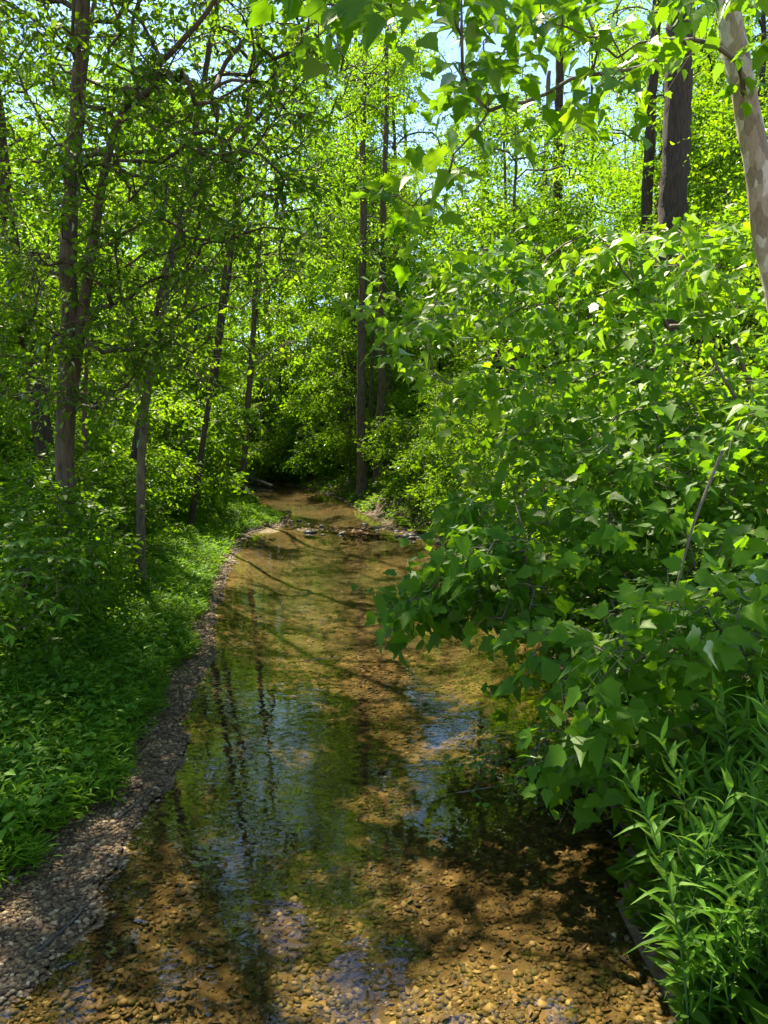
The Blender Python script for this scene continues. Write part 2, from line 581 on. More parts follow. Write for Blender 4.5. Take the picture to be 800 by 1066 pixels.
# ------------------------------------------------------------------ the creek and its banks
left_px = [(-20, 1090), (22, 1040), (86, 960), (138, 880), (178, 800), (204, 715), (222, 650), (238, 600), (247, 572), (258, 556), (296, 546), (300, 538),
           (268, 532), (268, 522), (240, 509), (150, 499)]
right_px = [(690, 1090), (672, 1000), (660, 900), (640, 830), (610, 770), (580, 700), (550, 650), (510, 600), (470, 575), (438, 558), (400, 545),
            (372, 531), (352, 518), (310, 506), (230, 498), (150, 493)]
Lw = [G(*p)[:2] for p in left_px]
Rw = [G(*p)[:2] for p in right_px]
Lw = [np.array([-2.1, -12.0])] + Lw
Rw = [np.array([1.7, -12.0])] + Rw
far_l, far_r = Lw[-1], Rw[-1]
WP = np.array(Lw + [far_l + (-25, 6), far_r + (-25, 12)] + Rw[::-1])
CL = np.array([(a + b) / 2 for a, b in zip(Lw, Rw)])

_ph = rng.random((24, 3)) * 6.28
_fr = np.stack([np.cos(np.arange(24) * 2.399), np.sin(np.arange(24) * 2.399)], -1)
def wob(x, y, scale, k=24):
    s = 0
    for i in range(k):
        f = scale * (0.6 + 1.7 * ((i * 0.618) % 1))
        s = s + np.sin(f * (x * _fr[i, 0] + y * _fr[i, 1]) + _ph[i, 0])
    return s / math.sqrt(k)

def shore(x, y):
    """signed distance to the water's edge, positive on land"""
    p = np.stack([np.asarray(x, float).ravel(), np.asarray(y, float).ravel()], -1)
    d2 = np.full(len(p), 1e9)
    ins = np.zeros(len(p), bool)
    for i in range(len(WP)):
        a, b = WP[i], WP[(i + 1) % len(WP)]
        e = b - a
        w = p - a
        t = np.clip((w @ e) / max(e @ e, 1e-9), 0, 1)
        d2 = np.minimum(d2, ((w - t[:, None] * e) ** 2).sum(-1))
        c = ((a[1] > p[:, 1]) != (b[1] > p[:, 1]))
        with np.errstate(divide='ignore', invalid='ignore'):
            xi = e[0] * (p[:, 1] - a[1]) / (e[1] if abs(e[1]) > 1e-9 else 1e-9) + a[0]
        ins ^= c & (p[:, 0] < xi)
    d = np.sqrt(d2)
    sd = np.where(ins, -d, d)
    return (sd + 0.07 * wob(p[:, 0], p[:, 1], 2.2) + 0.03 * wob(p[:, 0] + 4, p[:, 1], 6)).reshape(np.shape(x))

def sstep(a, b, x):
    t = np.clip((x - a) / (b - a), 0, 1)
    return t * t * (3 - 2 * t)

def rightside(x, y):
    cx = np.interp(y, CL[:, 1], CL[:, 0])
    return np.where(y > 46, 1.0 * (x > -3), (x > cx) * 1.0)

def terrain(x, y, s=None):
    x, y = np.asarray(x, float), np.asarray(y, float)
    if s is None:
        s = shore(x, y)
    rs = rightside(x, y)
    so = np.maximum(s, 0)
    left = 0.11 * np.minimum(so, 0.75) + 0.28 * sstep(0.6, 1.7, so) + 0.05 * np.maximum(so - 1.2, 0) ** 0.95
    right = 0.75 * sstep(0.0, 1.3, so) + 0.05 * np.maximum(so - 1.0, 0)
    land = np.where(rs > 0.5, right, left) + (0.04 * wob(x, y, 1.7) + 0.02 * wob(x + 9, y, 5)) * sstep(0.4, 2.0, so) * 1.4
    land = np.minimum(land, 2.4 + 0.12 * wob(x, y, 0.4))
    land = np.maximum(land, 0.012 + 0.03 * np.minimum(so, 1))
    bed = -0.008 - 0.05 * sstep(0, 0.5, -s) - 0.22 * sstep(0.2, 1.6, -s) + 0.035 * wob(x, y, 1.3) * sstep(0.2, 1.0, -s) + 0.012 * wob(x, y, 4.5) * sstep(0.1, .5, -s)
    # a shallow riffle at the head of the pool
    rf = np.exp(-((y - (24.2 + 0.25 * x)) / 0.9) ** 2)
    bed = bed * (1 - 0.93 * rf) - 0.012 * rf + (0.024 + 0.022 * wob(x, y, 3.0)) * rf
    return np.where(s > 0, land, np.minimum(bed, 0.03))

def graded(a0, a1, f0, f1, fine, growth):
    xs = list(np.arange(f0, f1, fine))
    st = fine
    while xs[-1] < a1:
        st *= growth
        xs.append(xs[-1] + st)
    st = fine
    while xs[0] > a0:
        st *= growth
        xs.insert(0, xs[0] - st)
    return np.array(xs)

gx = graded(-260, 260, -4.5, 5.0, 0.11, 1.06)
gy = graded(-25, 420, 2.0, 15.0, 0.12, 1.035)
X, Y = np.meshgrid(gx, gy)
S = shore(X, Y)
Z = terrain(X, Y, S)
nx, ny = len(gx), len(gy)
ii = (np.arange(ny - 1)[:, None] * nx + np.arange(nx - 1)[None, :])
quads = np.stack([ii, ii + 1, ii + nx + 1, ii + nx], -1).reshape(-1, 4)
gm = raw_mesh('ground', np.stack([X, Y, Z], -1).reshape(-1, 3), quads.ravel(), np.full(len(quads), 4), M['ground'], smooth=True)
at = gm.attributes.new('shore', 'FLOAT', 'POINT')
at.data.foreach_set('value', S.astype(np.float32).ravel())
_e = np.interp(Y, [4, 5, 6, 8, 10, 14], [0.66, 0.54, 0.42, 0.30, 0.22, 0.16])
grassy = sstep(0.0, 0.3, S - _e) * (1 - rightside(X, Y)) * (0.35 + 0.65 * sstep(7.5, 3.0, S)) * 0.9
# silty olive bed colour upstream, with the pools' dark reflections painted in
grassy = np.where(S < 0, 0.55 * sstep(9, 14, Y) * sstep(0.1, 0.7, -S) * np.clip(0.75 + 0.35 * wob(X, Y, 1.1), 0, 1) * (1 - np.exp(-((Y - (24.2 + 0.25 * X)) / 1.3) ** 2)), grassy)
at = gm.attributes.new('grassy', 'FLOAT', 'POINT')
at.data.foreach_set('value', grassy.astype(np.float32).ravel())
tag(link('ground', gm), kind='structure')

wm = raw_mesh('water', [(-60, -14, 0), (14, -14, 0), (14, 75, 0), (-60, 75, 0)], [0, 1, 2, 3], [4], M['water'])
tag(link('water', wm), kind='structure')

def edge(y):
    return np.interp(y, [4, 5, 6, 8, 10, 14], [0.66, 0.54, 0.42, 0.30, 0.22, 0.16])

def gz(x, y):
    return float(terrain(np.array([x]), np.array([y]))[0])

# ------------------------------------------------------------------ trees
# openings in the canopy through which the sun reaches the creek and its banks: spot on the ground, radius
GAPS = [(*G(a, b)[:2], r) for a, b, r in ((510, 1010, 0.5), (450, 1055, 0.35), (440, 872, 0.24), (575, 868, 0.26), (500, 935, 0.2), (395, 800, 0.34), (500, 755, 0.5), (420, 745, 0.3),
        (370, 690, 0.4), (330, 650, 0.25), (300, 760, 0.2), (430, 640, 0.3), (480, 700, 0.35))]
GAPS += [(-4.3, 7.6, 0.4), (-5.2, 9.2, 0.5), (-3.7, 10.2, 0.4), (-4.4, 25.5, 1.3), (-5.2, 28.0, 1.2), (-3.6, 15.5, 0.8), (-3.4, 12.5, 0.6), (-3.0, 23.5, 0.8), (-3.0, 18.5, 0.8)]
# openings toward the open sky that the water mirrors: spot on the water, half-angle
WINDOWS = [(290, 745, 0.036), (308, 770, 0.02), (465, 720, 0.026), (460, 888, 0.032), (300, 968, 0.035), (385, 1015, 0.055), (340, 588, 0.032), (85, 1040, 0.04), (172, 1020, 0.022), (322, 590, 0.02), (595, 850, 0.02)]
MIRROR = []
for a, b, w_ in WINDOWS:
    g0 = G(a, b)
    d0 = ray(a, b) * np.array([1, 1, -1])
    MIRROR.append((g0, d0 / np.linalg.norm(d0), w_))

def height_limit(x, y, crown=2.4):
    """how tall a tree may be here before it closes one of those openings"""
    lim = 99.0
    for (g0, d0, w_) in MIRROR:
        h_ = np.hypot(d0[0], d0[1])
        rx, ry = x - g0[0], y - g0[1]
        u = (rx * d0[0] + ry * d0[1]) / h_
        v = abs(rx * d0[1] - ry * d0[0]) / h_
        if u > 2 and v < w_ * u + crown * (0.4 if d0[2] > 0.28 else 0.1):
            lim = min(lim, u * d0[2] / h_ - w_ * u)
    return lim

def in_gap(p):
    out = np.zeros(len(p), bool)
    sd = np.array(sdir)
    wb = 1 + 0.22 * wob(p[:, 0], p[:, 1] + p[:, 2], 3.0, 8)
    for gx_, gy_, r in GAPS:
        w = p - np.array([gx_, gy_, 0.0])
        u = w @ sd
        dist = np.linalg.norm(w - u[:, None] * sd, axis=1)
        out |= (u > 0.5) & (dist < r * wb)
    for g0, d0, w_ in MIRROR:
        w = p - g0
        u = w @ d0
        dist = np.linalg.norm(w - u[:, None] * d0, axis=1)
        out |= (u > 3) & (dist < w_ * u * (0.75 + 0.25 * wb))
    return out

def resample(pts, step):
    pts = np.asarray(pts, float)
    # smooth curve through the points
    d = np.concatenate([[0], np.cumsum(np.linalg.norm(np.diff(pts, axis=0), axis=1))])
    n = max(3, int(d[-1] / step) + 1)
    t = np.linspace(0, d[-1], n)
    out = np.stack([np.interp(t, d, pts[:, k]) for k in range(3)], -1)
    for _ in range(3):
        out[1:-1] = 0.25 * out[:-2] + 0.5 * out[1:-1] + 0.25 * out[2:]
    return out

def blob(c, r, n, shell=0.35):
    """points through an uneven ellipsoid"""
    v = nrm(rng.standard_normal((n, 3)))
    q = (shell + (1 - shell) * rng.random(n)) ** 0.6
    return np.asarray(c) + v * q[:, None] * np.asarray(r)

def grow(trunks, attract, droop=0.0, up=0.6, step=0.3, jitter=0.05, minz=0.3):
    """joins every spray point to the nearest wood already there; returns nodes, parents, chains"""
    pos, par = [], []
    for k, t in enumerate(trunks):
        base = len(pos)
        for i, p in enumerate(t):
            pos.append(p)
            par.append(base + i - 1 if i else -1)
    ntr = len(pos)
    ok = [i for i in range(ntr) if pos[i][2] > trunks[0][0][2] + minz]
    cap = 4096
    buf = np.zeros((200000, 3))
    buf[:ntr] = pos
    usable = np.zeros(200000, bool)
    usable[ok] = True
    n = ntr
    tr = np.concatenate(trunks)
    dist = np.array([np.min(np.linalg.norm(tr - a, axis=1)) for a in attract])
    order = np.argsort(dist)
    chains = []
    ends = np.zeros((len(attract), 3))
    for ai in order:
        a = attract[ai]
        idx = np.nonzero(usable[:n])[0]
        dv = a - buf[idx]
        dd = np.linalg.norm(dv, axis=1)
        cost = dd + up * np.maximum(0, 0.35 * dd - dv[:, 2])
        b = idx[np.argmin(cost)]
        p0 = buf[b].copy()
        L = np.linalg.norm(a - p0)
        m = max(2, int(L / step) + 1)
        t = np.linspace(0, 1, m + 1)[:, None]
        if par[b] >= 0:
            d0 = nrm(p0 - buf[par[b]])
        else:
            d0 = np.array([0, 0, 1.0])
        c = p0 + nrm(0.55 * nrm(a - p0) + 0.45 * d0 + np.array([0, 0, 0.25])) * L * 0.5
        cur = (1 - t) ** 2 * p0 + 2 * t * (1 - t) * c + t * t * a
        cur[1:-1] += rng.standard_normal((m - 1, 3)) * jitter * min(L, 1.5) * 0.6
        cur[:, 2] -= droop * (t[:, 0] ** 2) * L * 0.3
        ids = [b]
        for q in cur[1:]:
            buf[n] = q
            par.append(ids[-1])
            usable[n] = True
            ids.append(n)
            n += 1
        ends[ai] = nrm(cur[-1] - cur[-2])
        chains.append(ids)
    cnt = np.zeros(n)
    for ch in chains:
        cnt[ch[-1]] += 1
    for i in range(n - 1, -1, -1):
        if par[i] >= 0:
            cnt[par[i]] += cnt[i]
    tips = np.array([buf[c[-1]] for c in sorted(chains, key=lambda c: 0)]) if chains else np.zeros((0, 3))
    return buf[:n], par, cnt, chains, ends

def sprays(att, dirs, twigs, perw, tl, spread=0.9, flat=0.5, updroop=-0.12):
    """leaf positions, axes and normals on little twigs round every spray point"""
    A = len(att)
    d = np.repeat(dirs, twigs, 0)
    o = np.repeat(att, twigs, 0)
    r = rng.standard_normal((A * twigs, 3))
    r[:, 2] *= flat
    td = nrm(d * (1 - 0.35 * spread) + r * 0.62 * spread + np.array([0, 0, updroop]))
    start = o - d * rng.random((A * twigs, 1)) * tl * 0.6
    ln = tl * (0.55 + 0.7 * rng.random(A * twigs))
    side = nrm(np.cross(td, np.array([0, 0, 1.0])) + 1e-6)
    T = A * twigs
    t = (np.arange(perw)[None, :] + 0.6 + 0.5 * rng.random((T, perw))) / (perw + 0.3)
    pos = start[:, None, :] + td[:, None, :] * (t * ln[:, None])[..., None]
    pos[..., 2] -= (t ** 2 * ln[:, None]) * 0.18
    sg = np.where(np.arange(perw) % 2 == 0, 1.0, -1.0)[None, :, None]
    ax = td[:, None, :] * 0.55 + sg * side[:, None, :] * 0.8 + rng.standard_normal((T, perw, 3)) * 0.32
    ax[..., 2] -= 0.22
    return pos.reshape(-1, 3), ax.reshape(-1, 3), (start, td, ln)

def leaf_normals(n, tilt=0.55, lean=(0, 0, 0)):
    return nrm(np.array([0, 0, 1.0]) + np.asarray(lean) + rng.standard_normal((n, 3)) * tilt)

def build_tree(name, label, cat, base, trunks, radii, attract, leaf, lsize, leafmat, barkmat, group=None, gaps=True,
               twigs=4, perw=6, tl=0.55, droop=0.0, up=0.6, tilt=0.55, lean=(0, 0, 0), twig_r=0.006, sides=10, twiggeo=False,
               trunk_name='trunk', crown_name='crown', branch_name='branches', expo=0.44, step=0.3, spread=0.9, twigmat=None, minz=0.3, flat=0.5):
    """trunks: list of world polylines; base: where it stands"""
    base = np.asarray(base, float)
    root = empty(name, base, label, cat, group)
    trs = [resample(t, 0.22) for t in trunks]
    nodes, par, cnt, chains, ends = grow(trs, attract, droop, up, step, minz=minz)
    bt = tb = Tubes()
    mi = 1 if twigmat else 0
    for t, (r0, r1) in zip(trs, radii):
        u = np.linspace(0, 1, len(t))
        rad = r0 + (r1 - r0) * u
        flare = 1 + 0.55 * np.exp(-np.maximum(t[:, 2] - base[2], 0) / (2.2 * r0 + 0.05)) * (1 if np.linalg.norm(t[0] - trs[0][0]) < 0.5 else 0)
        w = np.cumsum(rng.standard_normal((len(t), 3)) * 0.012, axis=0)
        w -= np.linspace(0, 1, len(t))[:, None] * w[-1]
        tb.add(t + w * min(1, r0 * 6) - base, rad * flare, sides, 0.05 if r0 > 0.05 else 0.02)
    for ch in chains:
        p = nodes[ch]
        r = twig_r * np.maximum(cnt[ch], 1) ** expo
        r[0] = r[1] if len(r) > 1 else r[0]
        bt.add(p - base, r, 6 if r[0] > 0.03 else 4, mi=mi)
    pos, ax, tw = sprays(attract_tips(nodes, chains), np.array([nrm(nodes[c[-1]] - nodes[c[-2]]) for c in chains]), twigs, perw, tl, spread, flat)
    if twiggeo:
        for s0, d0, l0 in zip(*tw):
            tt = np.linspace(0, 1, 4)[:, None]
            pp = s0 + d0 * tt * l0
            pp[:, 2] -= (tt[:, 0] ** 2) * l0 * 0.18
            bt.add(pp - base, np.linspace(twig_r * 0.7, twig_r * 0.3, 4), 3, cap=False, mi=mi)
    link(trunk_name, bt.mesh(trunk_name, [barkmat, twigmat] if twigmat else barkmat), root)
    if gaps and abs(base[0]) + abs(base[1]) > 0:
        k = ~in_gap(pos)
        pos, ax = pos[k], ax[k]
    n = len(pos)
    size = lsize * (0.42 + 0.85 * rng.random(n))
    # neighbouring leaves share a tone
    tone = np.clip(0.5 + 0.22 * wob(pos[:, 0] * 1.0, pos[:, 1] + pos[:, 2] * 1.7, 2.0) + 0.24 * rng.standard_normal(n), 0, 1)
    link(crown_name, leaves_mesh(crown_name, leaf, pos - base, ax, leaf_normals(n, tilt, lean), size, leafmat, tone), root)
    return root

def attract_tips(nodes, chains):
    return np.array([nodes[c[-1]] for c in chains])

def on_ground(px, py_guess, d):
    """foot of a plant seen at column px, d metres ahead"""
    x = P(px, 500, d)[0]
    return np.array([x, d, gz(x, d) - 0.05])

def pxpath(lst, d):
    return [P(a, b, d if len(rest) == 0 else rest[0]) for a, b, *rest in lst]

def inpoly(poly, n):
    poly = np.array(poly, float)
    lo, hi = poly.min(0), poly.max(0)
    out = []
    while len(out) < n:
        q = lo + rng.random((n * 3, 2)) * (hi - lo)
        c = np.zeros(len(q), bool)
        for i in range(len(poly)):
            a, b = poly[i], poly[(i + 1) % len(poly)]
            k = (a[1] > q[:, 1]) != (b[1] > q[:, 1])
            xi = (b[0] - a[0]) * (q[:, 1] - a[1]) / ((b[1] - a[1]) or 1e-9) + a[0]
            c ^= k & (q[:, 0] < xi)
        out += list(q[c])
    return np.array(out[:n])

def region(poly, d0, d1, n):
    q = inpoly(poly, n)
    d = d0 + (d1 - d0) * rng.random(n)
    return np.array([P(a, b, c) for (a, b), c in zip(q, d)])

exec_order = []
# ---- woodland tree kinds: one of each, then copies
def wood_tree(kind, h, r, nsp, low, leaf, lsize, mat, bark, lean=0.0, tr=0.14):
    base = np.zeros(3)
    top = np.array([lean * h, 0, h])
    tp = [base, np.array([0.1 * lean * h, 0.05, 0.33 * h]), np.array([0.45 * lean * h, -0.05, 0.66 * h]), top]
    att = []
    for k in range(nsp // 14):
        u = low + (0.98 - low) * rng.random()
        prof = r * (0.55 + 0.75 * math.sin(math.pi * min(1, (u - low) / (1 - low) * 0.9 + 0.1)))
        a = rng.random() * 6.28
        rr = prof * (0.25 + 0.75 * rng.random() ** 0.7)
        c = np.array([lean * h * u + rr * math.cos(a), rr * math.sin(a), u * h])
        att.append(blob(c, (0.95, 0.95, 0.38), 14))
    att = np.concatenate(att)
    att = att[att[:, 2] > 0.5]
    return build_tree('forest_tree', 'x', 'tree', base, [tp], [(tr, 0.03)], att, leaf, lsize, M[mat], M[bark],
                      twigs=5, perw=8, tl=0.8, up=0.7, tilt=0.6, twig_r=0.007, sides=8, step=0.45)

KINDS = []
for spec in [(0, 15.0, 2.5, 420, 0.16, ELL, 0.135, 'leaf_wood', 'bark', 0.02, 0.15),
             (1, 17.0, 2.9, 460, 0.24, ELL, 0.125, 'leaf_wood', 'bark_dark', -0.03, 0.17),
             (2, 13.0, 2.3, 380, 0.12, OVAL, 0.13, 'leaf_wood', 'bark_grey', 0.06, 0.11),
             (3, 18.0, 2.6, 400, 0.36, ELL, 0.13, 'leaf_wood', 'bark_dark', 0.0, 0.17),
             (4, 10.0, 2.2, 320, 0.08, ELL, 0.13, 'leaf_wood', 'bark', 0.08, 0.08)]:
    KINDS.append(wood_tree(*spec))
kind_used = [False] * len(KINDS)

def plant_tree(kind, x, y, sc, label, group=None, rz=None, thick=1.0):
    """the first of a kind is the original itself"""
    z = gz(x, y) - 0.08
    rz = rng.random() * 6.28 if rz is None else rz
    if not kind_used[kind]:
        kind_used[kind] = True
        o = KINDS[kind]
        o.location = (x, y, z)
        o.rotation_euler = (0, 0, rz)
        o.scale = (sc, sc, sc)
        o['label'] = label
        if group:
            o['group'] = group
        return o
    return copy_thing(KINDS[kind], (x, y, z), rz, sc, label, group)

def shrub_kind(r, h, nsp, leaf, lsize, mat, bark='bark_grey', tl=0.45, twigs=4, perw=6):
    base = np.zeros(3)
    att = blob((0, 0, h * 0.52), (r, r, h * 0.5), nsp, 0.3)
    for k in range(max(3, nsp // 25)):
        a = rng.random() * 6.28
        att = np.concatenate([att, blob((r * 0.9 * math.cos(a), r * 0.9 * math.sin(a), h * (0.25 + 0.75 * rng.random())), (0.4, 0.4, 0.18), 8)])
    att = att[att[:, 2] > 0.08]
    trunks = []
    for k in range(4):
        a = k * 1.6 + rng.random()
        trunks.append([np.array([0.004 * k, 0.0, 0.0]), np.array([0.25 * r * math.cos(a), 0.25 * r * math.sin(a), 0.35 * h]),
                       np.array([0.5 * r * math.cos(a), 0.5 * r * math.sin(a), 0.72 * h])])
    return build_tree('shrub', 'x', 'shrub', base, trunks, [(0.025, 0.008)] * 4, att, leaf, lsize, M[mat], M[bark], twigs=twigs, perw=perw, tl=tl,
                      twig_r=0.004, sides=6, trunk_name='stem', crown_name='foliage', branch_name='twigs', up=0.5, step=0.3, minz=0.1)

SHR = [shrub_kind(1.25, 2.0, 150, ELL, 0.115, 'leaf_wood'),
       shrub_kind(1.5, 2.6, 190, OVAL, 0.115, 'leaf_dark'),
       shrub_kind(1.2, 1.4, 130, OVAL, 0.10, 'leaf_wood')]
shr_used = [False] * len(SHR)
def plant_shrub(kind, x, y, sc, label, group=None):
    z = gz(x, y) - 0.04
    rz = rng.random() * 6.28
    s3 = (sc * (0.9 + 0.25 * rng.random()), sc * (0.9 + 0.25 * rng.random()), sc * (0.85 + 0.3 * rng.random()))
    if not shr_used[kind]:
        shr_used[kind] = True
        o = SHR[kind]
        o.location = (x, y, z)
        o.rotation_euler = (0, 0, rz)
        o.scale = s3
        o['label'] = label
        if group:
            o['group'] = group
        return o
    return copy_thing(SHR[kind], (x, y, z), rz, s3, label, group)

# ---- the trees one can tell apart ------------------------------------------------------
# left: forked tree over the bank
bA = on_ground(72, 600, 12.0)
A1 = [bA] + pxpath([(70, 480), (74, 360), (79, 200), (86, 0), (90, -160), (96, -320)], 12.0)
A2 = pxpath([(72, 430, 12.0), (93, 280, 11.8), (112, 165, 11.6), (128, 108, 11.4), (162, 68, 11.2), (196, 40, 11.0), (236, -20, 10.8)], 12)
attA = np.concatenate([region([(-20, -160), (330, -160), (350, 40), (330, 170), (230, 250), (60, 300), (-20, 330)], 9.5, 14.5, 330),
                       region([(-20, 250), (120, 240), (190, 330), (150, 430), (-20, 430)], 10, 13.5, 110),
                       region([(120, 30), (330, 20), (350, 230), (250, 330), (180, 260)], 10, 12.5, 120),
                       region([(30, 120), (150, 80), (190, 330), (120, 420), (30, 420)], 10.4, 11.5, 70),
                       np.array([-3.2, 11.0, 10.3]) + (rng.random((260, 3)) - 0.5) * np.array([8.0, 6.5, 3.0]),  # upper canopy added to shade the near creek
                       np.array([-4.6, 13.2, 14.2]) + (rng.random((240, 3)) - 0.5) * np.array([8.0, 6.5, 3.2])])  # crown added above the view to shade the water at left
build_tree('forked_tree', 'tall forked tree on the left bank with two brown trunks', 'tree', bA, [A1, A2], [(0.155, 0.08), (0.105, 0.025)], attA,
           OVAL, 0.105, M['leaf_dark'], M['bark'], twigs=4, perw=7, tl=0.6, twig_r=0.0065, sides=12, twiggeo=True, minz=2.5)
# slim leaning sapling
bB = on_ground(143, 600, 13.0)
B1 = [bB] + pxpath([(148, 500), (160, 360), (178, 270), (200, 215), (222, 170), (262, 116)], 12.8)
attB = np.concatenate([region([(120, 180), (330, 100), (360, 260), (330, 380), (240, 420), (130, 380)], 11.5, 15, 150)])
build_tree('leaning_sapling', 'slim sapling leaning toward the creek from the left grassy bank', 'tree', bB, [B1], [(0.085, 0.03)], attB,
           OVAL, 0.10, M['leaf_wood'], M['bark_grey'], twigs=4, perw=6, tl=0.55, twig_r=0.0055, sides=9, twiggeo=True, minz=1.5)
# far-left leaning trunk
bC = on_ground(58, 520, 17.0)
C1 = [bC] + pxpath([(40, 420), (15, 300), (2, 180), (-12, 40), (-30, -140)], 17.0)
attC = region([(-60, -120), (130, -120), (150, 200), (90, 420), (-60, 420)], 15, 19.5, 220)
build_tree('leaning_tree', 'dark trunk leaning out at the left edge behind the forked tree', 'tree', bC, [C1], [(0.22, 0.10)], attC,
           ELL, 0.12, M['leaf_wood'], M['bark_dark'], twigs=4, perw=7, tl=0.6, twig_r=0.007, minz=2.0)

# right: pale sycamore and its long branch over the creek
bI = np.array([4.75, 8.2, gz(4.75, 8.2) - 0.1])
I1 = [bI] + [P(835, 420, 8.1), P(803, 262, 8.0), P(776, 120, 8.0), P(757, 0, 8.0), P(742, -130, 8.1), P(735, -300, 8.2)]
attI = np.concatenate([region([(400, -40), (720, -60), (720, 60), (600, 120), (520, 150), (470, 200), (385, 270), (370, 255), (430, 170), (470, 80)], 6.2, 8.0, 50),
                       region([(700, -120), (840, -120), (840, 60), (790, 90), (700, 20)], 7.0, 9.5, 24),
                       region([(285, -60), (420, -60), (420, 6), (300, 6)], 5.0, 6.0, 12)])
build_tree('sycamore_tree', 'pale mottled sycamore trunk leaning in at the top right corner', 'tree', bI, [I1], [(0.135, 0.105)], attI,
           LOBED, 0.165, M['leaf_syc'], M['bark_syc'], twigs=2, perw=5, tl=0.55, twig_r=0.0045, sides=16, twiggeo=True, minz=3.0, up=0.3,
           lean=(0, -0.25, 0), tilt=0.5, twigmat=M['twig'], expo=0.4)

# young sycamores hanging over the right half of the creek
def young(name, label, base, trunk, rad, att, lsize, **kw):
    b = np.array([base[0], base[1], gz(base[0], base[1]) - 0.05])
    build_tree(name, label, 'sycamore', b, [[b] + trunk], [rad], att, LOBED, lsize, M['leaf_syc'], M['bark_grey'], gaps=False, twigs=3, perw=5, tl=0.42,
               twig_r=0.0036, sides=8, twiggeo=True, up=0.15, droop=0.25, lean=(-0.25, -0.6, 0.1), tilt=0.55, twigmat=M['twig'], expo=0.42, minz=0.4, **kw)
young('young_sycamore', 'young sycamore with the largest leaves drooping over the water beside the tall weeds', (3.1, 5.4),
      [P(835, 640, 6.0), P(800, 530, 6.1)], (0.03, 0.014),
      np.concatenate([region([(500, 670), (560, 640), (640, 640), (720, 560), (820, 540), (820, 820), (700, 800), (640, 780), (600, 850), (560, 830), (590, 760), (540, 730)], 4.7, 6.4, 85),
                      region([(680, 620), (820, 600), (820, 860), (720, 830)], 4.6, 5.6, 30)]), 0.128)
young('young_sycamore', 'young sycamore whose long branch reaches farthest left over the middle of the creek', (4.0, 7.8),
      [P(820, 520, 8.3), P(780, 440, 8.5), P(740, 370, 8.6)], (0.04, 0.015),
      np.concatenate([region([(395, 640), (440, 590), (450, 540), (560, 480), (820, 400), (820, 620), (690, 640), (600, 650), (520, 640), (450, 640)], 6.6, 8.8, 145),
                      region([(395, 640), (470, 570), (560, 560), (560, 640), (470, 645)], 6.4, 7.4, 40)]), 0.135)
young('young_sycamore', 'tallest young sycamore, its bright upper leaves below the dark straight trunk', (5.3, 11.5),
      [P(790, 430, 12.2), P(760, 340, 12.3), P(730, 260, 12.3)], (0.06, 0.02),
      np.concatenate([region([(330, 290), (420, 260), (520, 250), (600, 240), (820, 220), (820, 440), (640, 480), (540, 470), (450, 430), (400, 360)], 8.5, 13, 280),
                      region([(440, 540), (480, 470), (560, 420), (700, 430), (620, 520)], 8.5, 11, 50)]), 0.142)

# centre: pair of trunks at the bend, and the tall trunks to the right
def tall(name, label, px, d, r0, kind, r1=None, lean_px=0, low=0.35, nsp=260, mat='leaf_wood', h=None, bark='bark_dark', cr=2.6, lsize=0.13, group=None):
    b = on_ground(px, 500, d)
    h = h or 17.0
    tp = [b, b + np.array([lean_px * d / FPX * 0.3, 0, h * 0.3]), b + np.array([lean_px * d / FPX * 0.65, 0.1, h * 0.65]), b + np.array([lean_px * d / FPX, 0, h])]
    att = []
    for k in range(nsp // 13):
        u = low + (0.98 - low) * rng.random()
        a = rng.random() * 6.28
        rr = cr * (0.3 + 0.7 * rng.random())
        c = b + np.array([lean_px * d / FPX * u + rr * math.cos(a), rr * math.sin(a), u * h])
        att.append(blob(c, (0.9, 0.9, 0.36), 13))
    att = np.concatenate(att)
    return build_tree(name, label, 'tree', b, [tp], [(r0, r1 or r0 * 0.45)], att, ELL, lsize, M[mat], M[bark], twigs=4, perw=6, tl=0.7, twig_r=0.0075,
                      sides=12, step=0.45, group=group, minz=2)

tall('straight_tree', 'thick dark straight trunk with furrowed bark rising at the upper right', 690, 19.0, 0.36, 0, 0.26, 4, 0.75, 170, h=19)
tall('straight_tree', 'slimmer dark trunk just left of the thick straight trunk', 661, 25.0, 0.21, 0, 0.13, 6, 0.6, 130, h=19)
tall('bank_tree', 'left trunk of the pair standing on the eroded bank at the bend', 377, 32.0, 0.21, 0, 0.05, 6, 0.33, 420, h=25, cr=3.2, bark='bark')
tall('bank_tree', 'right trunk of the pair standing on the eroded bank at the bend', 393, 32.6, 0.19, 0, 0.04, 14, 0.33, 420, h=24, cr=3.2, bark='bark')
tall('slender_tree', 'dark trunk with blue sky beside it, right of the creek in mid-distance', 575, 29.0, 0.24, 0, 0.13, -2, 0.62, 150, h=18)
tall('slender_tree', 'slim grey trunk just left of the dark trunk among the sky gaps', 553, 34.0, 0.16, 0, 0.09, 10, 0.6, 120, h=17, bark='bark_grey')
tall('slender_tree', 'slim trunk slanting left amid the sky gaps above the creek', 530, 33.0, 0.12, 0, 0.07, -40, 0.6, 130, h=16)
tall('slender_tree', 'thin dark tree with a loose crown against the open sky right of the creek', 492, 41.0, 0.12, 0, 0.04, 10, 0.35, 330, h=21, cr=3.0, lsize=0.12)
tall('slender_tree', 'tall leafy tree filling the sky left of the thick straight trunk', 618, 37.0, 0.13, 0, 0.04, -14, 0.4, 330, h=20, cr=3.0, lsize=0.12)
tall('slender_tree', 'dark trunk left of the creek bend behind the sunlit grass', 286, 54.0, 0.26, 0, 0.14, -6, 0.4, 200, h=17)
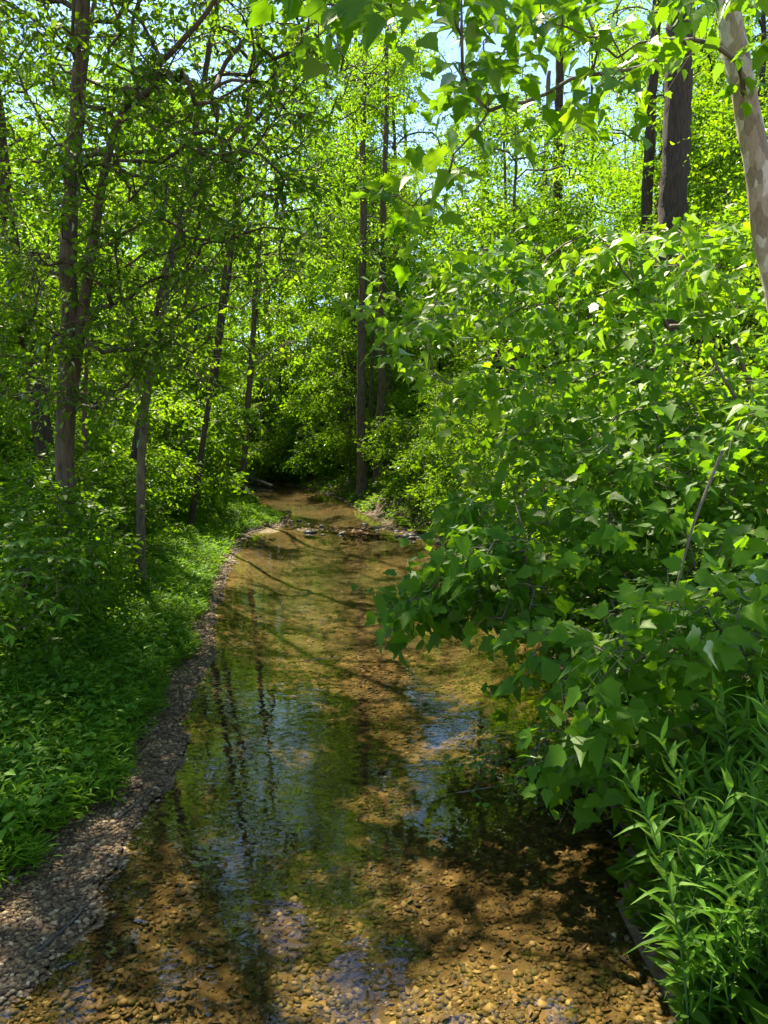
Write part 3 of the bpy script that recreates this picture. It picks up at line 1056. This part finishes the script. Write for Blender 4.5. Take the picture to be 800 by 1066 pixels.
tall('slender_tree', 'thin grey trunk between the thick straight trunk and its slim neighbour', 673, 30.0, 0.13, 0, 0.09, 8, 0.7, 90, h=18, bark='bark_grey')

tall('creekside_tree', 'added shade tree with a thin dark trunk on the left bank between the sapling and the grass tongue', 196, 21.0, 0.085, 0, 0.04, 95, 0.48, 560, h=16, bark='bark_dark', cr=3.5, lsize=0.115)  # this and the next two are added to shade the creek
tall('creekside_tree', 'added slim dark tree, wide crown for shade, standing behind the leaning sapling', 120, 17.5, 0.10, 0, 0.045, 150, 0.52, 480, h=15, bark='bark_dark', cr=3.4, lsize=0.11)
tall('creekside_tree', 'added dark slim tree at the back of the grass tongue, crown shading the riffle', 208, 29.0, 0.11, 0, 0.04, 80, 0.42, 480, h=19, bark='bark_dark', cr=3.4)
tall('creekside_tree', 'tall tree behind the bank pair, crown high above the creek', 420, 38.0, 0.16, 0, 0.09, -70, 0.5, 320, h=22, bark='bark', cr=3.2)
tall('creekside_tree', 'tall leafy tree left of the bend, leaning a little to the right', 250, 33.0, 0.14, 0, 0.08, 40, 0.45, 300, h=18, bark='bark', cr=3.0)

# ---- the rest of the woods: copies, each an object
placed = []
def try_place(x, y, dmin):
    for (a, b) in placed:
        if (a - x) ** 2 + (b - y) ** 2 < dmin * dmin:
            return False
    placed.append((x, y))
    return True

def sunny(x, y):
    """the clearings that let the sun reach the grass tongue and the bend"""
    for (a, b, w) in ((-4.8, 25, 2.2), (-3.0, 15, 1.6)):
        dx, dy = x - a, y - b
        u = dx * math.sin(SUN_AZ) + dy * math.cos(SUN_AZ)
        v = dx * math.cos(SUN_AZ) - dy * math.sin(SUN_AZ)
        if -1.5 < u < 9.5 and abs(v) < w:
            return True
    return False

KH = [15.0, 17.0, 13.0, 18.0, 10.0]
KLAB = ['leafy brown-barked tree', 'tall dark-barked tree', 'small grey-barked tree', 'high-crowned dark straight tree', 'low bushy young tree']
def woods(n, xf, y0, y1, side, where, group, dmin, kinds, smin, smax, smrg=1.6):
    k = 0
    tries = 0
    while k < n and tries < 4000:
        tries += 1
        y = y0 + (y1 - y0) * rng.random()
        x = xf(y)
        s = float(shore(np.array([x]), np.array([y]))[0])
        if s < smrg or not try_place(x, y, dmin):
            continue
        pxx = 400 + FPX * x / y
        if (abs(pxx - 386) < 75 and y < 34) or (560 < pxx < 785 and y < 23) or (abs(pxx - 575) < 35 and y < 28) or sunny(x, y):
            continue
        kd = kinds[int(rng.integers(len(kinds)))]
        lim = height_limit(x, y)
        if lim < 3.2:
            continue
        low = lim < 10
        gap = 470 < pxx < 630 and y > 21
        if gap and rng.random() < 0.03:
            continue
        kd = 4 if gap or low else kd
        plant_tree(kd, x, y, min(lim / KH[kd], 0.85 + 0.55 * rng.random() if gap else smin + (smax - smin) * rng.random()), KLAB[kd] + ' ' + where, group)
        k += 1
half = lambda y: 0.52 * y + 2
woods(24, lambda y: -half(y) + (half(y) - 5.5 + 0.04 * y) * rng.random(), 16, 34, 0, 'in the woods behind the left bank', 'trees behind the left bank', 2.6, [0, 2, 4, 4, 1], 0.75, 1.1)
woods(29, lambda y: 3.5 + (half(y) - 3.0) * rng.random(), 15, 34, 1, 'in the woods behind the young sycamores', 'trees behind the right bank', 2.6, [0, 1, 2, 3, 4], 0.75, 1.1, 2.0)
woods(34, lambda y: -half(y) + 2 * half(y) * rng.random(), 37, 50, 2, 'far back around the creek bend', 'far trees around the bend', 2.4, [0, 1, 2, 4, 4], 1.0, 1.45, 1.2)
woods(34, lambda y: -half(y) + 2 * half(y) * rng.random(), 50, 70, 2, 'deep in the far woods beyond the bend', 'deep woods beyond the bend', 2.6, [0, 1, 2, 3], 1.4, 1.9, 1.8)
woods(20, lambda y: (-90 + 190 * rng.random() - 30) * y / FPX, 42, 60, 2, 'closing the view above the creek', 'tall trees closing the creek view', 2.2, [0, 1, 2, 3], 1.5, 1.9, 1.0)
woods(10, lambda y: np.interp(y, CL[:, 1], CL[:, 0]) + (rng.choice([-1, 1])) * (3.2 + 2 * rng.random()), 20, 38, 2, 'leaning close over the creek in mid-distance', 'trees along the middle creek', 2.0, [0, 2, 4], 0.85, 1.15, 0.7)

# ---- undergrowth shrubs
for (px, py, d, kd, sc, lab) in [
    (0, 690, 8.2, 1, 0.66, 'dark leafy shrub at the left edge above the near ground cover'),
    (60, 640, 10.2, 0, 0.72, 'leafy shrub at the foot of the forked tree'),
    (20, 600, 10.5, 1, 0.95, 'broad dark shrub left of the forked trunk'),
    (110, 600, 12.0, 2, 0.7, 'low shrub at the foot of the leaning sapling'),
    (85, 540, 14.0, 1, 0.85, 'dense dark shrub between forked tree and sapling'),
    (125, 560, 16.0, 0, 0.8, 'light green shrub right of the sapling on the left bank'),
    (40, 520, 15.0, 0, 1.2, 'tall shrub behind the forked tree'),
    (130, 510, 20.0, 1, 1.0, 'dark shrub beyond the sapling by the grass'),
    (165, 505, 31.0, 0, 1.1, 'shrub at the back of the sunlit grass tongue'),
    (90, 500, 22.0, 1, 1.3, 'big dark shrub deep in the left woods'),
    (455, 545, 24.5, 1, 1.0, 'dark shrub overhanging the right water edge below the riffle'),
    (430, 520, 28.5, 1, 1.1, 'dark shrub on the right bank beside the riffle'),
    (480, 540, 21.0, 0, 1.0, 'shrub behind the long sycamore branch tip'),
    (520, 560, 17.0, 1, 1.1, 'dense shrub on the right bank under the sycamore boughs'),
    (560, 600, 13.0, 0, 1.0, 'leafy shrub low under the sycamore boughs'),
    (400, 500, 36.0, 0, 1.2, 'bright shrub behind the pair of bank trunks'),
    (345, 500, 42.0, 2, 1.5, 'sunlit low shrub leaning over the bend of the creek'),
    (315, 495, 48.0, 0, 1.6, 'sunlit shrub on the far side of the bend'),
    (265, 492, 52.0, 1, 1.6, 'dark shrub at the far left of the bend'),
    (225, 495, 46.0, 1, 1.5, 'dark shrub behind the driftwood log'),
    (760, 900, 5.2, 2, 0.62, 'small-leaved bush behind the tall weeds at lower right'),
    (690, 800, 7.0, 1, 0.75, 'dark bush in the shade under the large sycamore leaves'),
    (760, 700, 8.5, 1, 0.95, 'dark bush behind the young sycamore stems'),
]:
    x = P(px, py, d)[0]
    y = d
    for _ in range(30):
        if float(shore(np.array([x]), np.array([y]))[0]) > (1.9 if x < -0.5 and y < 34 else 0.45):
            break
        x += 0.15 if rightside(np.array([x]), np.array([y]))[0] > 0.5 else -0.15
    plant_shrub(kd, x, y, sc, lab)
def scatter_shrubs(n, xf, y0, y1, lab, group, s0, s1, smax=99, smin=1.4):
    k = 0
    while k < n:
        y = y0 + (y1 - y0) * rng.random()
        x = xf(y)
        if not smin < float(shore(np.array([x]), np.array([y]))[0]) < smax:
            continue
        plant_shrub(int(rng.integers(3)), x, y, s0 + (s1 - s0) * rng.random(), lab, group)
        k += 1
scatter_shrubs(16, lambda y: -half(y) + (half(y) - 6) * rng.random(), 16, 36, 'shrub in the understory of the left woods', 'shrubs in the left woods', 0.9, 1.5)
scatter_shrubs(16, lambda y: 3.5 + (half(y) - 3.5) * rng.random(), 14, 36, 'shrub in the understory of the right woods', 'shrubs in the right woods', 0.9, 1.5)
scatter_shrubs(10, lambda y: (-90 + 90 * rng.random()) * y / FPX, 50, 64, 'tall dark shrub closing the view just past the creek bend', 'shrubs closing the view past the bend', 1.8, 2.6, 99, 0.8)
scatter_shrubs(18, lambda y: np.interp(y, CL[:, 1], CL[:, 0]) + rng.normal(0, 5), 34, 57, 'shrub on the bank around the creek bend', 'shrubs around the bend', 0.6, 1.0, 3.0, 0.35)
scatter_shrubs(40, lambda y: -half(y) + 2 * half(y) * rng.random(), 38, 64, 'far shrub under the trees beyond the bend', 'far shrubs beyond the bend', 1.1, 2.0)

# ---- the wood beyond, one mass
n = 36000
a = (rng.random(n) - 0.5) * 2 * 0.66
dd = 70 + 45 * rng.random(n)
hh = 0.3 + 34 * rng.random(n) ** 1.15
hh *= np.where((np.tan(a) * FPX + 400 > 455) & (np.tan(a) * FPX + 400 < 640), 0.42, 1.0)
hh *= 0.75 + 0.25 * np.sin(a * 31) * np.cos(a * 17 + 1)
pos = np.stack([dd * np.sin(a), dd * np.cos(a), hh + 1.2], -1) + rng.standard_normal((n, 3)) * 0.7
fm = leaves_mesh('distant_woods', OVAL, pos, rng.standard_normal((n, 3)), leaf_normals(n, 0.7), 0.5 + 0.45 * rng.random(n), M['leaf_wood'])
tag(link('distant_woods', fm), 'far-off wood closing the view behind the trees', 'woods', kind='stuff')

# ------------------------------------------------------------------ small plants and stones
def ico():
    import bmesh
    b = bmesh.new()
    bmesh.ops.create_icosphere(b, subdivisions=1, radius=1)
    v = np.array([x.co[:] for x in b.verts])
    f = np.array([[q.index for q in x.verts] for x in b.faces])
    b.free()
    return v, f
ICV, ICF = ico()
def stones(name, xs, ys, zs, size, mat, flat=0.5, rnd=None):
    n = len(xs)
    V = len(ICV)
    sc = size[:, None] * np.stack([0.7 + 0.6 * rng.random(n), 0.6 + 0.45 * rng.random(n), flat * (0.6 + 0.7 * rng.random(n))], -1)
    v = ICV[None] * (1 + 0.16 * rng.standard_normal((n, V, 1))) * sc[:, None, :]
    a = rng.random(n) * 6.28
    t = rng.normal(0, 0.25, n)
    v = np.stack([v[..., 0], v[..., 1] * np.cos(t)[:, None] - v[..., 2] * np.sin(t)[:, None], v[..., 1] * np.sin(t)[:, None] + v[..., 2] * np.cos(t)[:, None]], -1)
    c, s = np.cos(a)[:, None], np.sin(a)[:, None]
    v = np.stack([v[..., 0] * c - v[..., 1] * s, v[..., 0] * s + v[..., 1] * c, v[..., 2]], -1)
    v += np.stack([xs, ys, zs], -1)[:, None, :]
    f = (ICF[None] + (np.arange(n) * V)[:, None, None]).reshape(-1)
    r = rng.random(n) if rnd is None else rnd
    return raw_mesh(name, v.reshape(-1, 3), f, np.full(n * len(ICF), 3), mat, np.repeat(r, V), smooth=True)

def scatter(n, x0, x1, y0, y1, s0, s1, power=1.6, side=None):
    """more of them near the camera, within s0..s1 metres of the water's edge"""
    out = []
    tot = 0
    while tot < n:
        y = y0 + (y1 - y0) * rng.random(n * 2) ** power
        x = x0 + (x1 - x0) * rng.random(n * 2)
        s = shore(x, y)
        k = (s > s0) & (s < s1) & (np.abs(x) < 0.56 * y + 1.2)
        if side is not None:
            k &= rightside(x, y) == side
        out.append(np.stack([x[k], y[k], s[k]], -1))
        tot += k.sum()
    return np.concatenate(out)[:n]

q = scatter(34000, -4, 0.5, 3.2, 25, -0.05, 0.85, 2.3, 0)
t_ = rng.random((5200, 2))
rq = np.array([G(250 + 195 * a_, 544.5 + 11.5 * a_ + 3.0 * (b_ - 0.5) * 2)[:2] for a_, b_ in t_])
bar = np.array([G(262 + 42 * a_, 531 + 13 * b_)[:2] for a_, b_ in rng.random((1800, 2))])
rq = np.concatenate([rq, bar])
q = np.concatenate([q, np.column_stack([rq, shore(rq[:, 0], rq[:, 1])])])
sz = 0.0055 + 0.019 * rng.random(len(q)) ** 2.6
sz[-len(rq):] *= 1.25
gm_ = stones('gravel', q[:, 0], q[:, 1], np.maximum(terrain(q[:, 0], q[:, 1], q[:, 2]), -0.03) + sz * 0.15, sz * (1 + 0.04 * q[:, 1]), M['gravel'], 0.5)
tag(link('gravel', gm_), 'brown gravel strip along the left water edge', 'gravel', kind='stuff')
q = scatter(66000, -3, 4, 3.2, 30, -4, -0.01, 2.3)
sz = 0.007 + 0.030 * rng.random(len(q)) ** 2.6
_k = rng.random(len(q)) < sstep(-2.4, -0.5, wob(q[:, 0] + 3, q[:, 1], 1.9)) * (1 - 0.7 * sstep(9, 14, q[:, 1]))
q, sz = q[_k], sz[_k]
patch = np.clip(0.5 + 0.2 * wob(q[:, 0], q[:, 1], 1.6) + 0.33 * rng.standard_normal(len(q)), 0, 1)
bm_ = stones('creek_pebbles', q[:, 0], q[:, 1], terrain(q[:, 0], q[:, 1], q[:, 2]) + sz * 0.02, sz, M['bedstone'], 0.34, patch)
tag(link('creek_pebbles', bm_), 'amber and olive pebbles on the creek bed under clear water', 'pebbles', kind='stuff')

# dry leaves on the gravel and the bank
q = np.concatenate([scatter(5200, -4, 4, 3.2, 26, 0.05, 1.6, 1.8), scatter(2600, -3, 4, 3.2, 26, -4, 0.0, 1.9)])
n = len(q)
pos = np.stack([q[:, 0], q[:, 1], terrain(q[:, 0], q[:, 1], q[:, 2]) + 0.012], -1)
ax = rng.standard_normal((n, 3)) * np.array([1, 1, 0.15])
lm = leaves_mesh('leaf_litter', ELL, pos, ax, leaf_normals(n, 0.25), 0.035 + 0.05 * rng.random(n), M['litter'])
tag(link('leaf_litter', lm), 'dry brown leaves scattered over the gravel bank and sunken in the creek', 'leaf litter', kind='stuff')

# low green cover on the left bank
def cover(name, q, hmin, hmax, lsize, per, tmpl, mat, label):
    n = len(q)
    z = terrain(q[:, 0], q[:, 1], q[:, 2])
    h = hmin + (hmax - hmin) * rng.random(n)
    P0 = np.repeat(np.stack([q[:, 0], q[:, 1], z], -1), per, 0)
    hh = np.repeat(h, per) * (0.35 + 0.65 * rng.random(n * per))
    a = rng.random(n * per) * 6.28
    P0[:, 2] += hh
    P0[:, 0] += np.cos(a) * 0.02
    P0[:, 1] += np.sin(a) * 0.02
    ax = np.stack([np.cos(a), np.sin(a), 0.15 + 0.5 * rng.random(n * per)], -1)
    tone = np.clip(np.repeat(0.5 + 0.3 * wob(q[:, 0], q[:, 1], 2.5), per) + 0.2 * rng.standard_normal(n * per), 0, 1)
    m = leaves_mesh(name, tmpl, P0, ax, leaf_normals(n * per, 0.35), lsize * (0.6 + 0.7 * rng.random(n * per)), mat, tone)
    return tag(link(name, m), label, 'ground cover', kind='stuff')
q = scatter(19000, -6.5, 0, 3.6, 16, 0.2, 6, 1.7, 0)
q = q[rng.random(len(q)) < sstep(-0.08, 0.12, q[:, 2] - edge(q[:, 1]) + 0.06 * wob(q[:, 0], q[:, 1], 6))]
cover('ground_cover', q, 0.05, 0.24, 0.105, 6, BLADE, M['grass'], 'dense low green stilt grass covering the near left bank')
q = scatter(2600, -6.5, 0, 3.6, 16, 0.35, 6, 1.7, 0)
q = q[q[:, 2] > edge(q[:, 1]) + 0.15]
cover('broadleaf_weeds', q, 0.12, 0.32, 0.085, 5, OVAL, M['leaf_herb'], 'broad-leaved weeds mixed into the grass of the near left bank')
q = scatter(14000, -14, 2, 12, 40, 0.22, 5.5, 1.0, 0)
cover('grass', q, 0.06, 0.25, 0.17, 5, BLADE, M['grass'], 'sunlit grass tongue along the left bank by the bend')
q = scatter(8000, 0, 9, 3.0, 34, 0.03, 5, 1.6, 1)
q2 = scatter(12000, -16, 4, 28, 62, 0.02, 5, 1.0)
q = np.concatenate([q, q2])
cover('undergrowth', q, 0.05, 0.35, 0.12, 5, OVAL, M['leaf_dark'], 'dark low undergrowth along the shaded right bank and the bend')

# tall weeds at the lower right
def weed(h, nl, ls):
    root = empty('tall_weed', (0, 0, 0), 'x', 'weed')
    bend = rng.normal(0, 0.12, 2)
    t = np.linspace(0, 1, 9)
    pts = np.stack([bend[0] * t ** 2 * h, bend[1] * t ** 2 * h, h * t], -1)
    tb = Tubes()
    tb.add(pts, 0.006 - 0.004 * t, 6)
    link('stem', tb.mesh('stem', M['stem']), root)
    u = np.linspace(0.12, 1.0, nl)
    a = np.arange(nl) * 2.4 + rng.normal(0, 0.25, nl)
    p = np.stack([np.interp(u, t, pts[:, k]) for k in range(3)], -1)
    elev = 0.45 + 0.9 * u ** 3
    ax = np.stack([np.cos(a), np.sin(a), elev], -1)
    nl_ = nrm(np.stack([-np.cos(a) * 0.6, -np.sin(a) * 0.6, np.ones(nl)], -1) + rng.standard_normal((nl, 3)) * 0.15)
    sz = ls * (0.55 + 0.6 * np.sin(np.pi * np.clip(0.15 + 0.75 * u, 0, 1))) * (0.85 + 0.3 * rng.random(nl))
    link('foliage', leaves_mesh('foliage', LANCE, p, ax, nl_, sz, M['leaf_herb']), root)
    return root
WD = [weed(1.15, 34, 0.17), weed(0.95, 28, 0.16), weed(0.75, 24, 0.15)]
spots = [(712, 3.7, 0, 1.08, 'tallest lance-leaved weed, standing foremost at the lower right water edge')]
for k in range(88):
    spots.append((708 + 165 * rng.random() ** 1.1, 3.3 + 1.7 * rng.random(), int(rng.integers(3)), 0.72 + 0.36 * rng.random(), 'lance-leaved green weed in the thick patch at the lower right'))
used = [False] * 3
for (px, d, k, sc, lab) in spots:
    x = P(px, 900, d)[0]
    while float(shore(np.array([x]), np.array([d]))[0]) < 0.0:
        x += 0.04
    loc = (x, d, gz(x, d) - 0.01)
    g = None if lab.startswith('tallest') else 'lance-leaved weeds at the lower right'
    if not used[k]:
        used[k] = True
        o = WD[k]
        o.location = loc
        o.scale = (sc,) * 3
        o['label'] = lab
        if g:
            o['group'] = g
    else:
        c = copy_thing(WD[k], loc, rng.random() * 6.28, sc, lab, g)
        c.rotation_euler = (rng.normal(0, 0.13), rng.normal(0.04, 0.11), c.rotation_euler[2])

k = 0
while k < 18:
    y = 4.6 + 7 * rng.random() ** 1.3
    x = -1.2 - 4.2 * rng.random()
    sh_ = float(shore(np.array([x]), np.array([y]))[0])
    if sh_ < float(edge(y)) + 0.12 or abs(x) > 0.52 * y:
        continue
    c = copy_thing(WD[int(rng.integers(3))], (x, y, gz(x, y) - 0.02), rng.random() * 6.28, 0.32 + 0.22 * rng.random(), 'young weed standing out of the low ground cover on the left bank', 'single weeds on the left bank', 'bank_weed')
    c.rotation_euler = (rng.normal(0, 0.25), rng.normal(0, 0.25), c.rotation_euler[2])
    k += 1

# compound-leaved sprig at the left edge
def sprig():
    b = np.array([-3.9, 6.6, gz(-3.9, 6.6)])
    root = empty('walnut_sapling', b, 'walnut sapling with long compound leaves at the left edge', 'sapling')
    tb = Tubes()
    stem = np.array([b, b + (0.1, -0.1, 0.7), P(-40, 590, 6.2)])
    stem = resample(stem, 0.1)
    tb.add(stem - b, np.linspace(0.014, 0.006, len(stem)), 6)
    pos, ax, nn, sz = [], [], [], []
    ends = [P(62, 560, 5.9), P(40, 600, 6.0), P(70, 640, 6.0), P(10, 660, 6.0), P(100, 585, 6.3), P(-20, 540, 6.1), P(30, 530, 6.5)]
    for e in ends:
        t = np.linspace(0, 1, 10)[:, None]
        s0 = stem[-1 - int(rng.integers(3))]
        c = (s0 + e) / 2 + np.array([0, 0, 0.14])
        r = (1 - t) ** 2 * s0 + 2 * t * (1 - t) * c + t * t * e
        tb.add(r - b, np.linspace(0.004, 0.0015, 10), 4)
        for i in range(2, 10):
            d = nrm(r[i] - r[i - 1])
            sd = nrm(np.cross(d, (0, 0, 1)))
            for sg in (-1, 1):
                pos.append(r[i]); ax.append(d * 0.45 + sg * sd + rng.standard_normal(3) * 0.1 - np.array([0, 0, 0.15]))
                nn.append(np.array([0, -0.25, 1]) + rng.standard_normal(3) * 0.2); sz.append(0.11 * (0.75 + 0.4 * rng.random()))
        pos.append(r[-1]); ax.append(d); nn.append(np.array([0, 0, 1.0])); sz.append(0.11)
    link('stem', tb.mesh('stem', M['stem']), root)
    link('foliage', leaves_mesh('foliage', ELL, np.array(pos) - b, np.array(ax), np.array(nn), np.array(sz), M['leaf_herb']), root)
sprig()

# small-leaved bush trailing over the water on the right
bT = np.array([2.75, 6.9, gz(2.75, 6.9)])
attT = np.concatenate([region([(470, 830), (520, 760), (600, 740), (640, 800), (560, 830)], 5.9, 6.8, 34),
                       region([(520, 790), (560, 720), (660, 720), (660, 820)], 6.2, 7.2, 30)])
attT[:, 2] = np.maximum(attT[:, 2], 0.04)
build_tree('trailing_bush', 'small-leaved bush trailing its thin twigs over the water below the sycamore', 'bush', bT, [[bT, bT + (-0.2, -0.05, 0.35), bT + (-0.5, -0.15, 0.5)]], [(0.015, 0.006)], attT,
           OVAL, 0.055, M['leaf_herb'], M['twig'], twigs=3, perw=6, tl=0.28, twig_r=0.0028, sides=6, twiggeo=True, up=0.1, minz=0.1,
           trunk_name='stem', crown_name='foliage', branch_name='twigs')

# bare vine hanging among the sycamore leaves
vb = Tubes()
vp = resample([P(752, 470, 5.2), P(722, 545, 5.1), P(702, 620, 5.05), P(688, 668, 5.0), P(668, 684, 5.0), P(650, 700, 5.0)], 0.06)
vb.add(vp, np.linspace(0.011, 0.005, len(vp)), 7, 0.04)
tag(link('bare_vine', vb.mesh('bare_vine', M['twig'])), 'bare pale vine hanging down among the large sycamore leaves', 'vine')

# rocks of the riffle
def rock(loc, s, lab, grp):
    import bmesh
    b = bmesh.new()
    bmesh.ops.create_icosphere(b, subdivisions=2, radius=1)
    sc = np.array([0.8 + 0.6 * rng.random(), 0.7 + 0.4 * rng.random(), 0.4 + 0.2 * rng.random()]) * s
    k = rng.standard_normal(3) * 2
    for v in b.verts:
        c = np.array(v.co)
        f = 1 + 0.2 * math.sin(3 * c[0] + k[0]) * math.cos(2.5 * c[1] + k[1]) + 0.12 * math.sin(5 * c[2] + k[2] + 3 * c[1])
        v.co = Vector(c * f * sc)
    me = bpy.data.meshes.new('river_rock')
    b.to_mesh(me)
    b.free()
    for p in me.polygons:
        p.use_smooth = True
    a = me.attributes.new('rnd', 'FLOAT', 'POINT')
    a.data.foreach_set('value', np.full(len(me.vertices), rng.random(), dtype=np.float32))
    me.materials.append(M['rock'])
    o = link('river_rock', me, None, loc)
    o.rotation_euler = (0, 0, rng.random() * 6.28)
    tag(o, lab, 'rock', grp)
for k in range(26):
    t = rng.random()
    p = G(258 + 185 * t, 545 + 12 * t + rng.normal(0, 3.5))
    rock((p[0], p[1], -0.02 + 0.02 * rng.random()), 0.07 + 0.15 * rng.random() ** 3, 'small wet stone in the riffle across the creek', 'riffle stones')

# driftwood at the bend
def log(name, pts, r, lab, cat='log', mat='dead', forks=()):
    tb = Tubes()
    pp = resample(pts, 0.15)
    tb.add(pp, np.linspace(r, r * 0.55, len(pp)), 9, 0.08)
    for f in forks:
        q_ = resample(f, 0.12)
        tb.add(q_, np.linspace(r * 0.45, r * 0.15, len(q_)), 6, 0.08)
    tag(link(name, tb.mesh(name, M[mat])), lab, cat)
def onw(px, py, dz=0.0):
    p = G(px, py, 0)
    return np.array([p[0], p[1], max(gz(p[0], p[1]), 0) + dz])
log('driftwood_log', [onw(232, 497, 0.2), onw(262, 502, 0.25), onw(284, 508, 0.1)], 0.16, 'bleached driftwood log lying across the far left of the bend',
    forks=[[onw(262, 502, 0.25), onw(266, 497, 0.9)], [onw(270, 504, 0.2), onw(280, 500, 0.7), onw(287, 498, 1.0)]])
# roots of the bank trees
for k in range(6):
    tb = Tubes()
    x0 = on_ground(376 + 4 * k, 500, 32.4)
    s0 = x0 + np.array([0, 0, 0.15])
    e0 = np.array([x0[0] - 0.5 + 0.25 * k, 31.2 - 0.3 * rng.random(), 0.02])
    m0 = (s0 + e0) / 2 + np.array([rng.normal(0, 0.15), -0.2, 0.1])
    pp = resample([s0, m0, e0], 0.12)
    tb.add(pp, np.linspace(0.07, 0.025, len(pp)), 6, 0.08)
    tag(link('exposed_root', tb.mesh('exposed_root', M['bark'])), 'bare root running down the eroded bank below the pair of trunks', 'root', 'exposed roots on the bank')
for k, (a_, b_, c_) in enumerate([((40, 985), (92, 935), 'bare stick lying on the wet gravel at lower left'), ((120, 850), (160, 815), 'short twig on the gravel beside the grass edge'),
                                  ((196, 690), (222, 668), 'small twig on the narrow gravel strip in mid-distance')]):
    p0_, p1_ = G(*a_, 0.06), G(*b_, 0.06)
    pm_ = (p0_ + p1_) / 2 + np.array([0.03, 0.02, 0])
    pts_ = [np.array([p[0], p[1], gz(p[0], p[1]) + 0.018]) for p in (p0_, pm_, p1_)]
    tb = Tubes()
    pp = resample(pts_, 0.05)
    tb.add(pp, np.linspace(0.009, 0.004, len(pp)), 6, 0.1)
    tag(link('stick', tb.mesh('stick', M['dead'])), c_, 'stick')
# sticks in the water
for k, (a_, b_) in enumerate([((462, 828), (520, 818)), ((585, 800), (640, 838)), ((300, 690), (352, 684))]):
    log('stick', [G(*a_, -0.03), (G(*a_, 0.02) + G(*b_, 0.03)) / 2, G(*b_, 0.06)], 0.009,
        ['thin stick in the water below the trailing bush', 'bare stick at the right water edge under the sycamore leaves', 'thin stick lying mid-creek in the amber water'][k], 'stick', 'twig')
